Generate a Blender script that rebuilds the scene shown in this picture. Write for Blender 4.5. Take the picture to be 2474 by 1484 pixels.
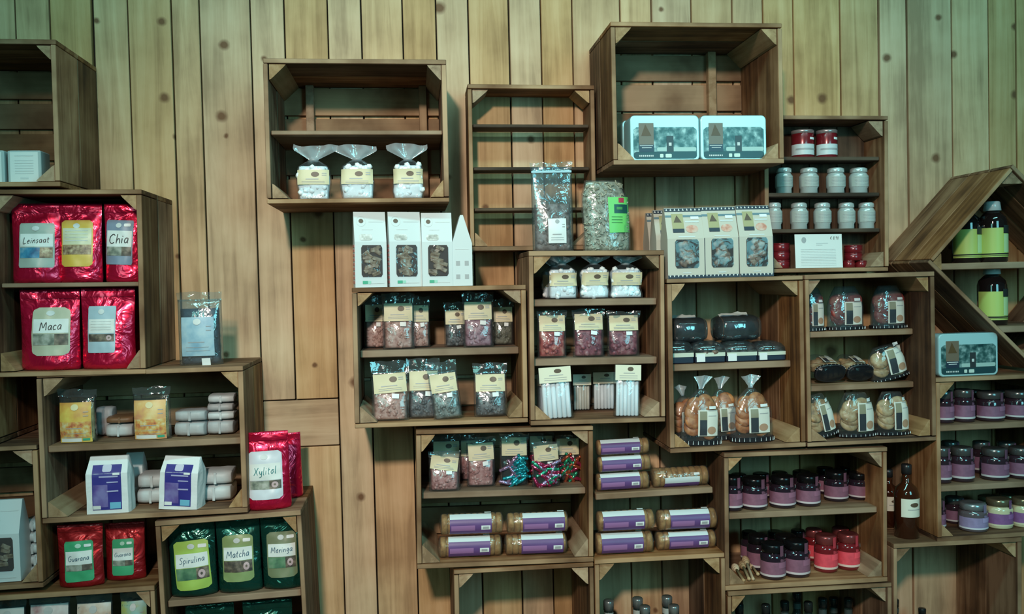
import bpy, math, random
from mathutils import Matrix, Vector, noise
random.seed(7)
for o in list(bpy.data.objects): bpy.data.objects.remove(o)
SC = bpy.context.scene
COL = SC.collection
W, H, F = 2474, 1484, 2114.0
DW = 2.75            # camera to plank wall, metres
ZC = 1.31            # camera height above the floor
YAW, PITCH, ROLL = 0.11288, -0.02725, -0.02408

# ------------------------------------------------------------------ camera
def cam_axes():
    cy, sy, cp, sp = math.cos(YAW), math.sin(YAW), math.cos(PITCH), math.sin(PITCH)
    f = Vector((sy*cp, cy*cp, sp)); r = Vector((cy, -sy, 0)); u = r.cross(f)
    cr, sr = math.cos(ROLL), math.sin(ROLL)
    return r*cr + u*sr, u*cr - r*sr, f
AR, AU, AF = cam_axes()
cd = bpy.data.cameras.new('camera'); cam = bpy.data.objects.new('camera', cd); COL.objects.link(cam)
cd.sensor_fit = 'HORIZONTAL'; cd.sensor_width = 36.0; cd.lens = F/W*36.0; cd.clip_start = 0.05
cam.matrix_world = Matrix(((AR.x, AU.x, -AF.x, 0), (AR.y, AU.y, -AF.y, -DW), (AR.z, AU.z, -AF.z, ZC), (0, 0, 0, 1)))
SC.camera = cam

# ------------------------------------------------------------------ world, lights, exposure
wd = bpy.data.worlds.new('world'); SC.world = wd; wd.use_nodes = True
bg = wd.node_tree.nodes['Background']; bg.inputs[0].default_value = (0.28, 0.80, 0.84, 1); bg.inputs[1].default_value = 0.035
def area(name, loc, aim, sx, sy, power, col):
    d = bpy.data.lights.new(name, 'AREA'); d.shape = 'RECTANGLE'; d.size = sx; d.size_y = sy; d.energy = power; d.color = col
    o = bpy.data.objects.new(name, d); COL.objects.link(o); o.location = loc
    o.rotation_euler = (Vector(aim) - Vector(loc)).to_track_quat('-Z', 'Y').to_euler(); return o
sp = bpy.data.lights.new('shop_spot', 'SPOT'); sp.energy = 500; sp.color = (1.0, 0.89, 0.76); sp.spot_size = math.radians(54); sp.spot_blend = 1.0; sp.shadow_soft_size = 0.13
so = bpy.data.objects.new('shop_spot', sp); COL.objects.link(so); so.location = (-0.55, -3.8, ZC + 1.5)
so.rotation_euler = (Vector((0.42, 0, ZC - 0.42)) - so.location).to_track_quat('-Z', 'Y').to_euler()
area('window_light', (2.1, -3.9, ZC + 0.75), (0.6, 0, ZC), 1.1, 1.5, 42, (0.26, 0.90, 1.0))
area('window_light', (-1.6, -4.2, ZC + 0.9), (0, 0, ZC), 0.9, 1.3, 17, (0.32, 0.95, 0.86))
area('cyan_wall_wash', (0.4, -1.55, ZC + 1.75), (0.4, -0.05, ZC + 0.1), 3.6, 0.18, 36, (0.36, 0.94, 0.93))  # unseen cyan strip added to wash the upper wall and keep interiors dark
SC.view_settings.view_transform = 'Standard'; SC.view_settings.look = 'None'
SC.view_settings.exposure = 0.0; SC.view_settings.gamma = 1.0; SC.view_settings.use_curve_mapping = False

# ------------------------------------------------------------------ helpers
def at(x, y, dep):
    """image point -> world (X, Z) on the plane 'dep' metres in front of the wall"""
    d = AR*((x - W/2)/F) - AU*((y - H/2)/F) + AF
    t = (DW - dep)/d.y
    return d.x*t, ZC + d.z*t
def T(x, y, z): return Matrix.Translation((x, y, z))
def R(a, ax): return Matrix.Rotation(math.radians(a), 4, ax)

ICO = None
def ico():
    global ICO
    if ICO is None:
        import bmesh
        bm = bmesh.new(); bmesh.ops.create_icosphere(bm, subdivisions=1, radius=1.0)
        bm.verts.index_update()
        ICO = ([v.co.copy() for v in bm.verts], [[v.index for v in f.verts] for f in bm.faces]); bm.free()
    return ICO
class MB:
    def __init__(s): s.v = []; s.f = []
    def add(s, vs, fs):
        b = len(s.v); s.v += [tuple(p) for p in vs]; s.f += [tuple(i + b for i in q) for q in fs]; return s
    def box(s, x0, x1, y0, y1, z0, z1, c=0.0):
        if c <= 0:
            return s.add([(x0,y0,z0),(x1,y0,z0),(x1,y1,z0),(x0,y1,z0),(x0,y0,z1),(x1,y0,z1),(x1,y1,z1),(x0,y1,z1)],
                     [(0,3,2,1),(4,5,6,7),(0,1,5,4),(1,2,6,5),(2,3,7,6),(3,0,4,7)])
        # chamfer on every edge: 24 verts
        X, Y, Z = (x0, x1), (y0, y1), (z0, z1); vs = []; idx = {}
        for i in (0, 1):
            for j in (0, 1):
                for k in (0, 1):
                    sx, sy, sz = 1-2*i, 1-2*j, 1-2*k
                    for m, p in enumerate(((X[i], Y[j]+sy*c, Z[k]+sz*c), (X[i]+sx*c, Y[j], Z[k]+sz*c), (X[i]+sx*c, Y[j]+sy*c, Z[k]))):
                        idx[i, j, k, m] = len(vs); vs.append(p)
        fs = []
        for a in (0, 1):
            fs.append([idx[a,0,0,0], idx[a,1,0,0], idx[a,1,1,0], idx[a,0,1,0]][::1 if a else -1])
            fs.append([idx[0,a,0,1], idx[1,a,0,1], idx[1,a,1,1], idx[0,a,1,1]][::-1 if a else 1])
            fs.append([idx[0,0,a,2], idx[1,0,a,2], idx[1,1,a,2], idx[0,1,a,2]][::1 if a else -1])
        for j in (0, 1):
            for k in (0, 1):
                fs.append([idx[0,j,k,1], idx[1,j,k,1], idx[1,j,k,2], idx[0,j,k,2]])
        for i in (0, 1):
            for k in (0, 1):
                fs.append([idx[i,0,k,0], idx[i,1,k,0], idx[i,1,k,2], idx[i,0,k,2]])
        for i in (0, 1):
            for j in (0, 1):
                fs.append([idx[i,j,0,0], idx[i,j,1,0], idx[i,j,1,1], idx[i,j,0,1]])
                for k in (0, 1): fs.append([idx[i,j,k,0], idx[i,j,k,1], idx[i,j,k,2]])
        return s.add(vs, fs)
    def prism(s, pts, y0, y1):
        n = len(pts)
        return s.add([(x, y0, z) for x, z in pts] + [(x, y1, z) for x, z in pts],
                     [tuple(range(n)), tuple(range(2*n-1, n-1, -1))] + [((i+1) % n, i, n+i, n+(i+1) % n) for i in range(n)])
    def prismx(s, pts, x0, x1):
        n = len(pts)
        return s.add([(x0, y, z) for y, z in pts] + [(x1, y, z) for y, z in pts],
                     [tuple(range(n)), tuple(range(2*n-1, n-1, -1))] + [((i+1) % n, i, n+i, n+(i+1) % n) for i in range(n)])
    def lathe(s, prof, n=20, cx=0, cy=0):
        vs = []; fs = []
        for r, z in prof:
            for i in range(n):
                a = 2*math.pi*i/n; vs.append((cx + r*math.cos(a), cy + r*math.sin(a), z))
        for k in range(len(prof)-1):
            for i in range(n):
                j = (i+1) % n; fs.append((k*n+i, k*n+j, (k+1)*n+j, (k+1)*n+i))
        fs.append(tuple(range(n-1, -1, -1))); fs.append(tuple((len(prof)-1)*n+i for i in range(n)))
        return s.add(vs, fs)
    def lathex(s, prof, n=18, cy=0, cz=0):
        vs = []; fs = []
        for r, x in prof:
            for i in range(n):
                a = 2*math.pi*i/n; vs.append((x, cy + r*math.cos(a), cz + r*math.sin(a)))
        for k in range(len(prof)-1):
            for i in range(n):
                j = (i+1) % n; fs.append((k*n+i, k*n+j, (k+1)*n+j, (k+1)*n+i))
        fs.append(tuple(range(n-1, -1, -1))); fs.append(tuple((len(prof)-1)*n+i for i in range(n)))
        return s.add(vs, fs)
    def grid(s, fn, nu, nv):
        vs = [fn(i/nu, j/nv) for j in range(nv+1) for i in range(nu+1)]
        return s.add(vs, [(j*(nu+1)+i, j*(nu+1)+i+1, (j+1)*(nu+1)+i+1, (j+1)*(nu+1)+i) for j in range(nv) for i in range(nu)])
    def rings(s, rows, cap=True):
        n = len(rows[0]); vs = [p for r in rows for p in r]; fs = []
        for k in range(len(rows)-1):
            for i in range(n):
                j = (i+1) % n; fs.append((k*n+i, k*n+j, (k+1)*n+j, (k+1)*n+i))
        if cap: fs.append(tuple(range(n-1, -1, -1))); fs.append(tuple((len(rows)-1)*n+i for i in range(n)))
        return s.add(vs, fs)
    def blob(s, c, r, M=None):
        V, Fc = ico(); c = Vector(c)
        return s.add([(M @ Vector((p.x*r[0], p.y*r[1], p.z*r[2])) if M else Vector((p.x*r[0], p.y*r[1], p.z*r[2]))) + c for p in V], Fc)
    def mesh(s, name, smooth=False):
        m = bpy.data.meshes.new(name); m.from_pydata(s.v, [], s.f); m.validate(); m.update()
        if smooth: m.polygons.foreach_set('use_smooth', [True]*len(m.polygons))
        return m

def obj(name, mb, mat, parent=None, M=None, smooth=False, kind=None, label=None):
    me = mb.mesh(name, smooth) if isinstance(mb, MB) else mb
    if mat is not None and (not me.materials): me.materials.append(mat)
    o = bpy.data.objects.new(name, me); COL.objects.link(o)
    if parent is not None: o.parent = parent
    if M is not None: o.matrix_local = M
    if kind: o['kind'] = kind
    if label: o['label'] = label
    return o
def thing(name, label, cat, M, group=None):
    o = bpy.data.objects.new(name, None); COL.objects.link(o); o.empty_display_size = 0.02
    o.matrix_world = M; o['label'] = label; o['category'] = cat
    if group: o['group'] = group
    return o

# ------------------------------------------------------------------ materials
MATS = {}
def nodes(name):
    m = bpy.data.materials.new(name); m.use_nodes = True; nt = m.node_tree
    return m, nt, nt.nodes['Principled BSDF'], nt.nodes.new, nt.links.new
def plain(name, col, rough=0.5, metal=0.0, spec=0.5, bump=0.0, bscale=60, var=0.0, coat=0.0):
    if name in MATS: return MATS[name]
    m, nt, p, N, L = nodes(name)
    p.inputs['Base Color'].default_value = (*col, 1); p.inputs['Roughness'].default_value = rough
    p.inputs['Metallic'].default_value = metal; p.inputs['Specular IOR Level'].default_value = spec; p.inputs['Coat Weight'].default_value = coat
    tc = N('ShaderNodeTexCoord')
    if bump:
        n = N('ShaderNodeTexNoise'); n.inputs['Scale'].default_value = bscale; n.inputs['Detail'].default_value = 3; L(tc.outputs['Object'], n.inputs['Vector'])
        b = N('ShaderNodeBump'); b.inputs['Strength'].default_value = bump; b.inputs['Distance'].default_value = 0.004
        L(n.outputs['Fac'], b.inputs['Height']); L(b.outputs['Normal'], p.inputs['Normal'])
    if var:
        n = N('ShaderNodeTexNoise'); n.inputs['Scale'].default_value = bscale*0.6; n.inputs['Detail'].default_value = 4; L(tc.outputs['Object'], n.inputs['Vector'])
        r = N('ShaderNodeValToRGB'); r.color_ramp.elements[0].position = 0.3; r.color_ramp.elements[1].position = 0.7
        r.color_ramp.elements[0].color = (*[c*(1-var) for c in col], 1); r.color_ramp.elements[1].color = (*[min(1, c*(1+var)) for c in col], 1)
        L(n.outputs['Fac'], r.inputs['Fac']); L(r.outputs['Color'], p.inputs['Base Color'])
    MATS[name] = m; return m
def picture(name, cols, scale=40, rough=0.45):
    """printed picture: patches of several colours"""
    if name in MATS: return MATS[name]
    m, nt, p, N, L = nodes(name); p.inputs['Roughness'].default_value = rough
    tc = N('ShaderNodeTexCoord'); oi = N('ShaderNodeObjectInfo')
    ad = N('ShaderNodeVectorMath'); ad.operation = 'ADD'; L(tc.outputs['Object'], ad.inputs[0]); L(oi.outputs['Random'], ad.inputs[1])
    n = N('ShaderNodeTexNoise'); n.inputs['Scale'].default_value = scale; n.inputs['Detail'].default_value = 3; L(ad.outputs[0], n.inputs['Vector'])
    r = N('ShaderNodeValToRGB'); e = r.color_ramp.elements
    while len(e) < len(cols): e.new(0.5)
    for i, c in enumerate(cols): e[i].position = 0.3 + 0.4*i/max(1, len(cols)-1); e[i].color = (*c, 1)
    L(n.outputs['Fac'], r.inputs['Fac']); L(r.outputs['Color'], p.inputs['Base Color'])
    MATS[name] = m; return m
def wood(name, axis, dark, mid, light, rough=0.75, knots=False, gs=1.0, rv=0.45, worn_lit=None):
    """grain runs along 'axis'; each board gets its own tone"""
    if name in MATS: return MATS[name]
    m, nt, p, N, L = nodes(name); p.inputs['Roughness'].default_value = rough; p.inputs['Specular IOR Level'].default_value = 0.25
    tc = N('ShaderNodeTexCoord'); oi = N('ShaderNodeObjectInfo')
    mul = N('ShaderNodeMath'); mul.operation = 'MULTIPLY'; mul.inputs[1].default_value = 37.0; L(oi.outputs['Random'], mul.inputs[0])
    ad = N('ShaderNodeVectorMath'); ad.operation = 'ADD'; L(tc.outputs['Object'], ad.inputs[0]); L(mul.outputs[0], ad.inputs[1])
    mp = N('ShaderNodeMapping'); sc = [30*gs, 30*gs, 30*gs]; sc['xyz'.index(axis)] = 1.6*gs; mp.inputs['Scale'].default_value = sc
    L(ad.outputs[0], mp.inputs['Vector'])
    n1 = N('ShaderNodeTexNoise'); n1.inputs['Scale'].default_value = 1.0; n1.inputs['Detail'].default_value = 6; n1.inputs['Roughness'].default_value = 0.62; n1.inputs['Distortion'].default_value = 0.6
    L(mp.outputs[0], n1.inputs['Vector'])
    n2 = N('ShaderNodeTexNoise'); n2.inputs['Scale'].default_value = 5.0*gs; n2.inputs['Detail'].default_value = 4; L(ad.outputs[0], n2.inputs['Vector'])
    mx = N('ShaderNodeMix'); mx.data_type = 'FLOAT'; mx.inputs['Factor'].default_value = 0.45
    L(n1.outputs['Fac'], mx.inputs['A']); L(n2.outputs['Fac'], mx.inputs['B'])
    r = N('ShaderNodeValToRGB'); e = r.color_ramp.elements; e[0].position = 0.39; e[0].color = (*dark, 1); e[1].position = 0.62; e[1].color = (*light, 1)
    k = e.new(0.5); k.color = (*mid, 1); L(mx.outputs[0], r.inputs['Fac'])
    # per board tone
    hs = N('ShaderNodeHueSaturation'); L(r.outputs['Color'], hs.inputs['Color'])
    mr = N('ShaderNodeMapRange'); mr.inputs['To Min'].default_value = 1 - rv; mr.inputs['To Max'].default_value = 1 + rv*0.7; L(oi.outputs['Random'], mr.inputs['Value']); L(mr.outputs[0], hs.inputs['Value'])
    mr2 = N('ShaderNodeMapRange'); mr2.inputs['To Min'].default_value = 0.88; mr2.inputs['To Max'].default_value = 1.14
    wn = N('ShaderNodeTexWhiteNoise'); wn.noise_dimensions = '1D'; L(mul.outputs[0], wn.inputs['W']); L(wn.outputs['Value'], mr2.inputs['Value']); L(mr2.outputs[0], hs.inputs['Saturation'])
    out = hs.outputs['Color']
    if worn_lit:  # room-facing sides lightened: wear plus frontal lamp light put into the colour
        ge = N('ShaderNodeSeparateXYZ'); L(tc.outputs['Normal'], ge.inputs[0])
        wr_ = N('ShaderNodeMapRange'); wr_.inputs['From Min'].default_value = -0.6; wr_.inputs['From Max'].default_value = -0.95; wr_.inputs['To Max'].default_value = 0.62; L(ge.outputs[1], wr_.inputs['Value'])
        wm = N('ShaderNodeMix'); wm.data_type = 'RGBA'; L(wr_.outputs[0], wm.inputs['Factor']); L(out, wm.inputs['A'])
        wr2 = N('ShaderNodeValToRGB'); wr2.color_ramp.elements[0].position = 0.35; wr2.color_ramp.elements[0].color = (*mid, 1); wr2.color_ramp.elements[1].position = 0.6; wr2.color_ramp.elements[1].color = (*worn_lit, 1); L(n2.outputs['Fac'], wr2.inputs['Fac']); L(wr2.outputs[0], wm.inputs['B']); out = wm.outputs['Result']
    if knots:
        sx_ = N('ShaderNodeSeparateXYZ'); L(ad.outputs[0], sx_.inputs[0]); mp2 = N('ShaderNodeCombineXYZ'); kn = N('ShaderNodeTexNoise'); kn.inputs['Scale'].default_value = 38; L(ad.outputs[0], kn.inputs['Vector']); km_ = N('ShaderNodeMath'); km_.operation = 'MULTIPLY_ADD'; km_.inputs[1].default_value = 0.012; L(kn.outputs['Fac'], km_.inputs[0]); L(sx_.outputs[0], km_.inputs[2]); L(km_.outputs[0], mp2.inputs[0]); L(sx_.outputs[2], mp2.inputs[1])
        vo = N('ShaderNodeTexVoronoi'); vo.voronoi_dimensions = '2D'; vo.inputs['Scale'].default_value = 5.0; vo.inputs['Randomness'].default_value = 1.0; L(mp2.outputs[0], vo.inputs['Vector'])
        kr = N('ShaderNodeValToRGB'); ke = kr.color_ramp.elements; ke[0].position = 0.045; ke[0].color = (1, 1, 1, 1); ke[1].position = 0.11; ke[1].color = (0, 0, 0, 1)
        gt = N('ShaderNodeSeparateColor'); L(vo.outputs['Color'], gt.inputs[0])
        ks = N('ShaderNodeMapRange'); ks.inputs['To Min'].default_value = 0.75; ks.inputs['To Max'].default_value = 2.3; L(gt.outputs[1], ks.inputs['Value'])
        kd = N('ShaderNodeMath'); kd.operation = 'MULTIPLY'; L(vo.outputs['Distance'], kd.inputs[0]); L(ks.outputs[0], kd.inputs[1]); L(kd.outputs[0], kr.inputs['Fac'])
        g2 = N('ShaderNodeMath'); g2.operation = 'GREATER_THAN'; g2.inputs[1].default_value = 0.5; L(gt.outputs[0], g2.inputs[0])
        g3 = N('ShaderNodeMath'); g3.operation = 'MULTIPLY'; L(kr.outputs['Color'], g3.inputs[0]); L(g2.outputs[0], g3.inputs[1])
        g4 = N('ShaderNodeMath'); g4.operation = 'MULTIPLY'; g4.inputs[1].default_value = 0.9; L(g3.outputs[0], g4.inputs[0])
        km = N('ShaderNodeMix'); km.data_type = 'RGBA'; L(g4.outputs[0], km.inputs['Factor']); L(out, km.inputs['A']); km.inputs['B'].default_value = (dark[0]*0.36, dark[1]*0.24, dark[2]*0.2, 1)
        out = km.outputs['Result']
    L(out, p.inputs['Base Color'])
    b = N('ShaderNodeBump'); b.inputs['Strength'].default_value = 0.35; b.inputs['Distance'].default_value = 0.003; L(n1.outputs['Fac'], b.inputs['Height']); L(b.outputs['Normal'], p.inputs['Normal'])
    MATS[name] = m; return m
def foil(name, col, rough=0.24):
    if name in MATS: return MATS[name]
    m, nt, p, N, L = nodes(name)
    p.inputs['Base Color'].default_value = (*col, 1); p.inputs['Metallic'].default_value = 0.65; p.inputs['Roughness'].default_value = rough
    p.inputs['Coat Weight'].default_value = 0.35; p.inputs['Coat Roughness'].default_value = 0.1
    tc = N('ShaderNodeTexCoord'); n = N('ShaderNodeTexNoise'); n.inputs['Scale'].default_value = 15; n.inputs['Detail'].default_value = 2.5; n.inputs['Distortion'].default_value = 2.2
    oi = N('ShaderNodeObjectInfo'); mu = N('ShaderNodeMath'); mu.operation = 'MULTIPLY'; mu.inputs[1].default_value = 11; L(oi.outputs['Random'], mu.inputs[0])
    ad = N('ShaderNodeVectorMath'); ad.operation = 'ADD'; L(tc.outputs['Object'], ad.inputs[0]); L(mu.outputs[0], ad.inputs[1])
    L(ad.outputs[0], n.inputs['Vector'])
    b = N('ShaderNodeBump'); b.inputs['Strength'].default_value = 0.6; b.inputs['Distance'].default_value = 0.011; L(n.outputs['Fac'], b.inputs['Height'])
    L(b.outputs['Normal'], p.inputs['Normal']); L(b.outputs['Normal'], p.inputs['Coat Normal'])
    MATS[name] = m; return m
def film(name, tint=(0.92, 0.96, 1.0), haze=0.02, gloss=0.06, scale=30):
    """clear packing film: see-through with crinkled glints"""
    if name in MATS: return MATS[name]
    m = bpy.data.materials.new(name); m.use_nodes = True; nt = m.node_tree; nt.nodes.clear(); N = nt.nodes.new; L = nt.links.new
    out = N('ShaderNodeOutputMaterial'); tr = N('ShaderNodeBsdfTransparent'); tr.inputs[0].default_value = (*tint, 1)
    gl = N('ShaderNodeBsdfGlossy'); gl.inputs['Roughness'].default_value = 0.12; di = N('ShaderNodeBsdfDiffuse'); di.inputs[0].default_value = (0.8, 0.9, 0.95, 1)
    tc = N('ShaderNodeTexCoord'); n = N('ShaderNodeTexNoise'); n.inputs['Scale'].default_value = scale; n.inputs['Detail'].default_value = 2; n.inputs['Distortion'].default_value = 1.5; L(tc.outputs['Object'], n.inputs['Vector'])
    b = N('ShaderNodeBump'); b.inputs['Strength'].default_value = 0.45; b.inputs['Distance'].default_value = 0.006; L(n.outputs['Fac'], b.inputs['Height']); L(b.outputs['Normal'], gl.inputs['Normal'])
    lw = N('ShaderNodeLayerWeight'); lw.inputs['Blend'].default_value = 0.25; L(b.outputs['Normal'], lw.inputs['Normal'])
    mr = N('ShaderNodeMapRange'); mr.inputs['To Min'].default_value = gloss; mr.inputs['To Max'].default_value = gloss + 0.45; L(lw.outputs['Facing'], mr.inputs['Value'])
    m1 = N('ShaderNodeMixShader'); m1.inputs[0].default_value = haze; L(tr.outputs[0], m1.inputs[1]); L(di.outputs[0], m1.inputs[2])
    m2 = N('ShaderNodeMixShader'); L(mr.outputs[0], m2.inputs[0]); L(m1.outputs[0], m2.inputs[1]); L(gl.outputs[0], m2.inputs[2]); L(m2.outputs[0], out.inputs[0])
    MATS[name] = m; return m

WALLZ = wood('wall_pine_vertical', 'z', (0.36, 0.21, 0.108), (0.53, 0.325, 0.175), (0.64, 0.415, 0.24), knots=True, rv=0.10)
WALLX = wood('wall_pine_horizontal', 'x', (0.36, 0.21, 0.108), (0.53, 0.325, 0.175), (0.64, 0.415, 0.24), knots=True, rv=0.10)
CW = {a: wood('crate_wood_' + a, a, (0.062, 0.028, 0.014), (0.175, 0.086, 0.042), (0.33, 0.19, 0.105), rv=0.42, worn_lit=(0.47, 0.315, 0.185)) for a in 'xyz'}
CB = wood('crate_block_wood', 'y', (0.21, 0.125, 0.066), (0.34, 0.215, 0.12), (0.46, 0.315, 0.19), rv=0.2)
SHW = wood('shelf_wood', 'x', (0.10, 0.055, 0.032), (0.20, 0.12, 0.072), (0.32, 0.215, 0.14), rv=0.25, worn_lit=(0.36, 0.26, 0.18))
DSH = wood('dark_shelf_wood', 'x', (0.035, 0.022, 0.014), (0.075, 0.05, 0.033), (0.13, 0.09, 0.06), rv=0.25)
SHADEZ = wood('shade_back_wood', 'z', (0.05, 0.028, 0.016), (0.11, 0.065, 0.038), (0.18, 0.115, 0.07), rv=0.25)
FILM = film('clear_film'); FILMH = film('hazy_film', (0.86, 0.95, 1.0), 0.40, 0.14); FILMB = film('bluish_film', (0.80, 0.92, 0.98), 0.05, 0.13)
WHITE = plain('white_card', (0.58, 0.63, 0.64), 0.45); CREAM = plain('cream_label', (0.62, 0.54, 0.35), 0.5); PAPER = plain('paper_label', (0.70, 0.72, 0.70), 0.5)
INK = plain('dark_ink', (0.03, 0.028, 0.03), 0.5); GREYINK = plain('grey_print', (0.35, 0.36, 0.37), 0.5); PALEINK = plain('pale_print', (0.58, 0.62, 0.62), 0.5)
BROWNINK = plain('brown_print', (0.10, 0.065, 0.04), 0.5); TEALINK = plain('teal_marker', (0.02, 0.19, 0.20), 0.5); BLUEINK = plain('blue_marker', (0.03, 0.10, 0.16), 0.5)
STICK = plain('white_sticker', (0.74, 0.77, 0.77), 0.4)
BLACK = plain('black_void', (0.01, 0.01, 0.01), 0.9)

# ------------------------------------------------------------------ decals that follow a surface y = fy(x, z)
# handwritten words: each letter is a few pen strokes in a unit-high box (x, y)
PEN = {'L': (0.55, [[(0.1, 1), (0.08, 0), (0.5, 0.04)]]), 'C': (0.65, [[(0.6, 0.85), (0.4, 1), (0.12, 0.75), (0.1, 0.25), (0.35, 0), (0.6, 0.12)]]), 'M': (0.85, [[(0.08, 0), (0.15, 0.95), (0.42, 0.3), (0.68, 0.95), (0.78, 0)]]),
 'X': (0.65, [[(0.05, 1), (0.55, 0)], [(0.58, 1), (0.05, 0)]]), 'S': (0.6, [[(0.55, 0.88), (0.35, 1), (0.12, 0.8), (0.3, 0.55), (0.5, 0.3), (0.35, 0.02), (0.05, 0.1)]]), 'G': (0.7, [[(0.62, 0.85), (0.4, 1), (0.1, 0.7), (0.12, 0.2), (0.4, 0), (0.62, 0.2), (0.62, 0.45), (0.4, 0.45)]]),
 'a': (0.45, [[(0.4, 0.5), (0.2, 0.55), (0.06, 0.3), (0.15, 0.03), (0.32, 0.12), (0.4, 0.5), (0.4, 0.1), (0.48, 0)]]), 'c': (0.38, [[(0.36, 0.46), (0.2, 0.55), (0.06, 0.3), (0.16, 0), (0.38, 0.08)]]), 'e': (0.4, [[(0.06, 0.25), (0.34, 0.34), (0.22, 0.56), (0.06, 0.3), (0.16, 0), (0.4, 0.1)]]),
 'g': (0.45, [[(0.4, 0.5), (0.2, 0.55), (0.06, 0.3), (0.2, 0.06), (0.4, 0.5), (0.38, -0.25), (0.12, -0.35)]]), 'h': (0.45, [[(0.08, 1), (0.08, 0), (0.12, 0.35), (0.3, 0.52), (0.4, 0.3), (0.42, 0)]]), 'i': (0.2, [[(0.08, 0.52), (0.1, 0)], [(0.1, 0.72), (0.12, 0.78)]]), 'l': (0.2, [[(0.08, 1), (0.1, 0.05), (0.18, 0)]]),
 'n': (0.46, [[(0.06, 0.52), (0.08, 0), (0.12, 0.35), (0.3, 0.52), (0.4, 0.3), (0.42, 0)]]), 'o': (0.44, [[(0.22, 0.55), (0.06, 0.28), (0.2, 0), (0.38, 0.25), (0.22, 0.55), (0.42, 0.5)]]), 'p': (0.45, [[(0.06, 0.52), (0.06, -0.38), (0.08, 0.35), (0.28, 0.54), (0.4, 0.28), (0.24, 0), (0.08, 0.1)]]), 'r': (0.34, [[(0.06, 0.52), (0.08, 0), (0.12, 0.35), (0.32, 0.5)]]),
 's': (0.34, [[(0.3, 0.5), (0.14, 0.5), (0.12, 0.34), (0.28, 0.2), (0.2, 0), (0.03, 0.05)]]), 't': (0.32, [[(0.14, 0.85), (0.14, 0.08), (0.28, 0.02)], [(0.0, 0.56), (0.3, 0.6)]]), 'u': (0.46, [[(0.06, 0.52), (0.08, 0.12), (0.22, 0), (0.36, 0.2), (0.4, 0.52), (0.4, 0.05), (0.48, 0)]]), 'y': (0.45, [[(0.06, 0.52), (0.12, 0.15), (0.3, 0.12), (0.4, 0.52), (0.36, -0.25), (0.08, -0.35)]]),
 '8': (0.5, [[(0.25, 0.52), (0.08, 0.75), (0.25, 1), (0.42, 0.75), (0.25, 0.52), (0.05, 0.25), (0.25, 0), (0.45, 0.25), (0.25, 0.52)]]), '9': (0.5, [[(0.4, 0.75), (0.22, 0.55), (0.08, 0.78), (0.25, 1), (0.4, 0.78), (0.36, 0)]]), '0': (0.5, [[(0.25, 1), (0.06, 0.5), (0.25, 0), (0.44, 0.5), (0.25, 1)]]), ',': (0.2, [[(0.1, 0.08), (0.05, -0.12)]]), ' ': (0.25, []),
 '\u20ac': (0.6, [[(0.55, 0.85), (0.35, 1), (0.14, 0.7), (0.14, 0.3), (0.35, 0), (0.55, 0.12)], [(0.0, 0.6), (0.42, 0.6)], [(0.0, 0.4), (0.4, 0.4)]])}
def smooth_line(P, k=4):
    out = []
    for i in range(len(P)-1):
        p0, p1, p2, p3 = P[max(0, i-1)], P[i], P[i+1], P[min(len(P)-1, i+2)]
        for j in range(k):
            t = j/k; out.append(tuple(0.5*(2*p1[q] + (p2[q]-p0[q])*t + (2*p0[q]-5*p1[q]+4*p2[q]-p3[q])*t*t + (3*p1[q]-p0[q]-3*p2[q]+p3[q])*t**3) for q in (0, 1)))
    return out + [P[-1]]
def text_raw(s):
    vs, fs, x = [], [], 0.0
    for ch in s:
        adv, strokes = PEN[ch]
        for st in strokes:
            P = smooth_line([(x + px + 0.18*py, py) for px, py in st]) if len(st) > 2 else [(x + px + 0.18*py, py) for px, py in st]; b = len(vs); hw = 0.045
            for i, p in enumerate(P):
                q0, q1 = P[max(0, i-1)], P[min(len(P)-1, i+1)]; dx, dy = q1[0]-q0[0], q1[1]-q0[1]; l = math.hypot(dx, dy) or 1
                vs += [(p[0] - dy/l*hw, p[1] + dx/l*hw), (p[0] + dy/l*hw, p[1] - dx/l*hw)]
            fs += [(b+2*i, b+2*i+1, b+2*i+3, b+2*i+2) for i in range(len(P)-1)]
        x += adv + 0.11
    return vs, fs
def rot2(x, z, cx, cz, a):
    if not a: return x, z
    c, s = math.cos(math.radians(a)), math.sin(math.radians(a)); x -= cx; z -= cz
    return cx + x*c - z*s, cz + x*s + z*c
def decal(parent, name, mat, fy, x0, x1, z0, z1, r=0.0, off=0.0008, n=(8, 8), a=0, piv=None, label=None):
    cx, cz = piv or ((x0+x1)/2, (z0+z1)/2); mb = MB(); hw = (x1-x0)/2; mx = (x0+x1)/2
    def fn(u, v):
        z = z0 + (z1-z0)*v; w = hw
        if r > 0:
            d = min(z-z0, z1-z)
            if d < r: w = hw - r + math.sqrt(max(0, r*r - (r-d)**2))
        x, z = rot2(mx + (2*u-1)*w, z, cx, cz, a); return (x, fy(x, z) - off, z)
    if r > 0: n = (n[0], max(n[1], 12))
    mb.grid(fn, *n); return obj(name, mb, mat, parent, smooth=True, label=label)
def ellipse(parent, name, mat, fy, cx, cz, rx, rz, off=0.0014, ring=0.0, seg=20, a=0):
    mb = MB(); k = 3
    def fn(u, v):
        q = ring + (1-ring)*v; th = 2*math.pi*u; x, z = rot2(cx + rx*q*math.cos(th), cz + rz*q*math.sin(th), cx, cz, a); return (x, fy(x, z) - off, z)
    mb.grid(fn, seg, k if ring == 0 else 1); return obj(name, mb, mat, parent, smooth=True)
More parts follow.
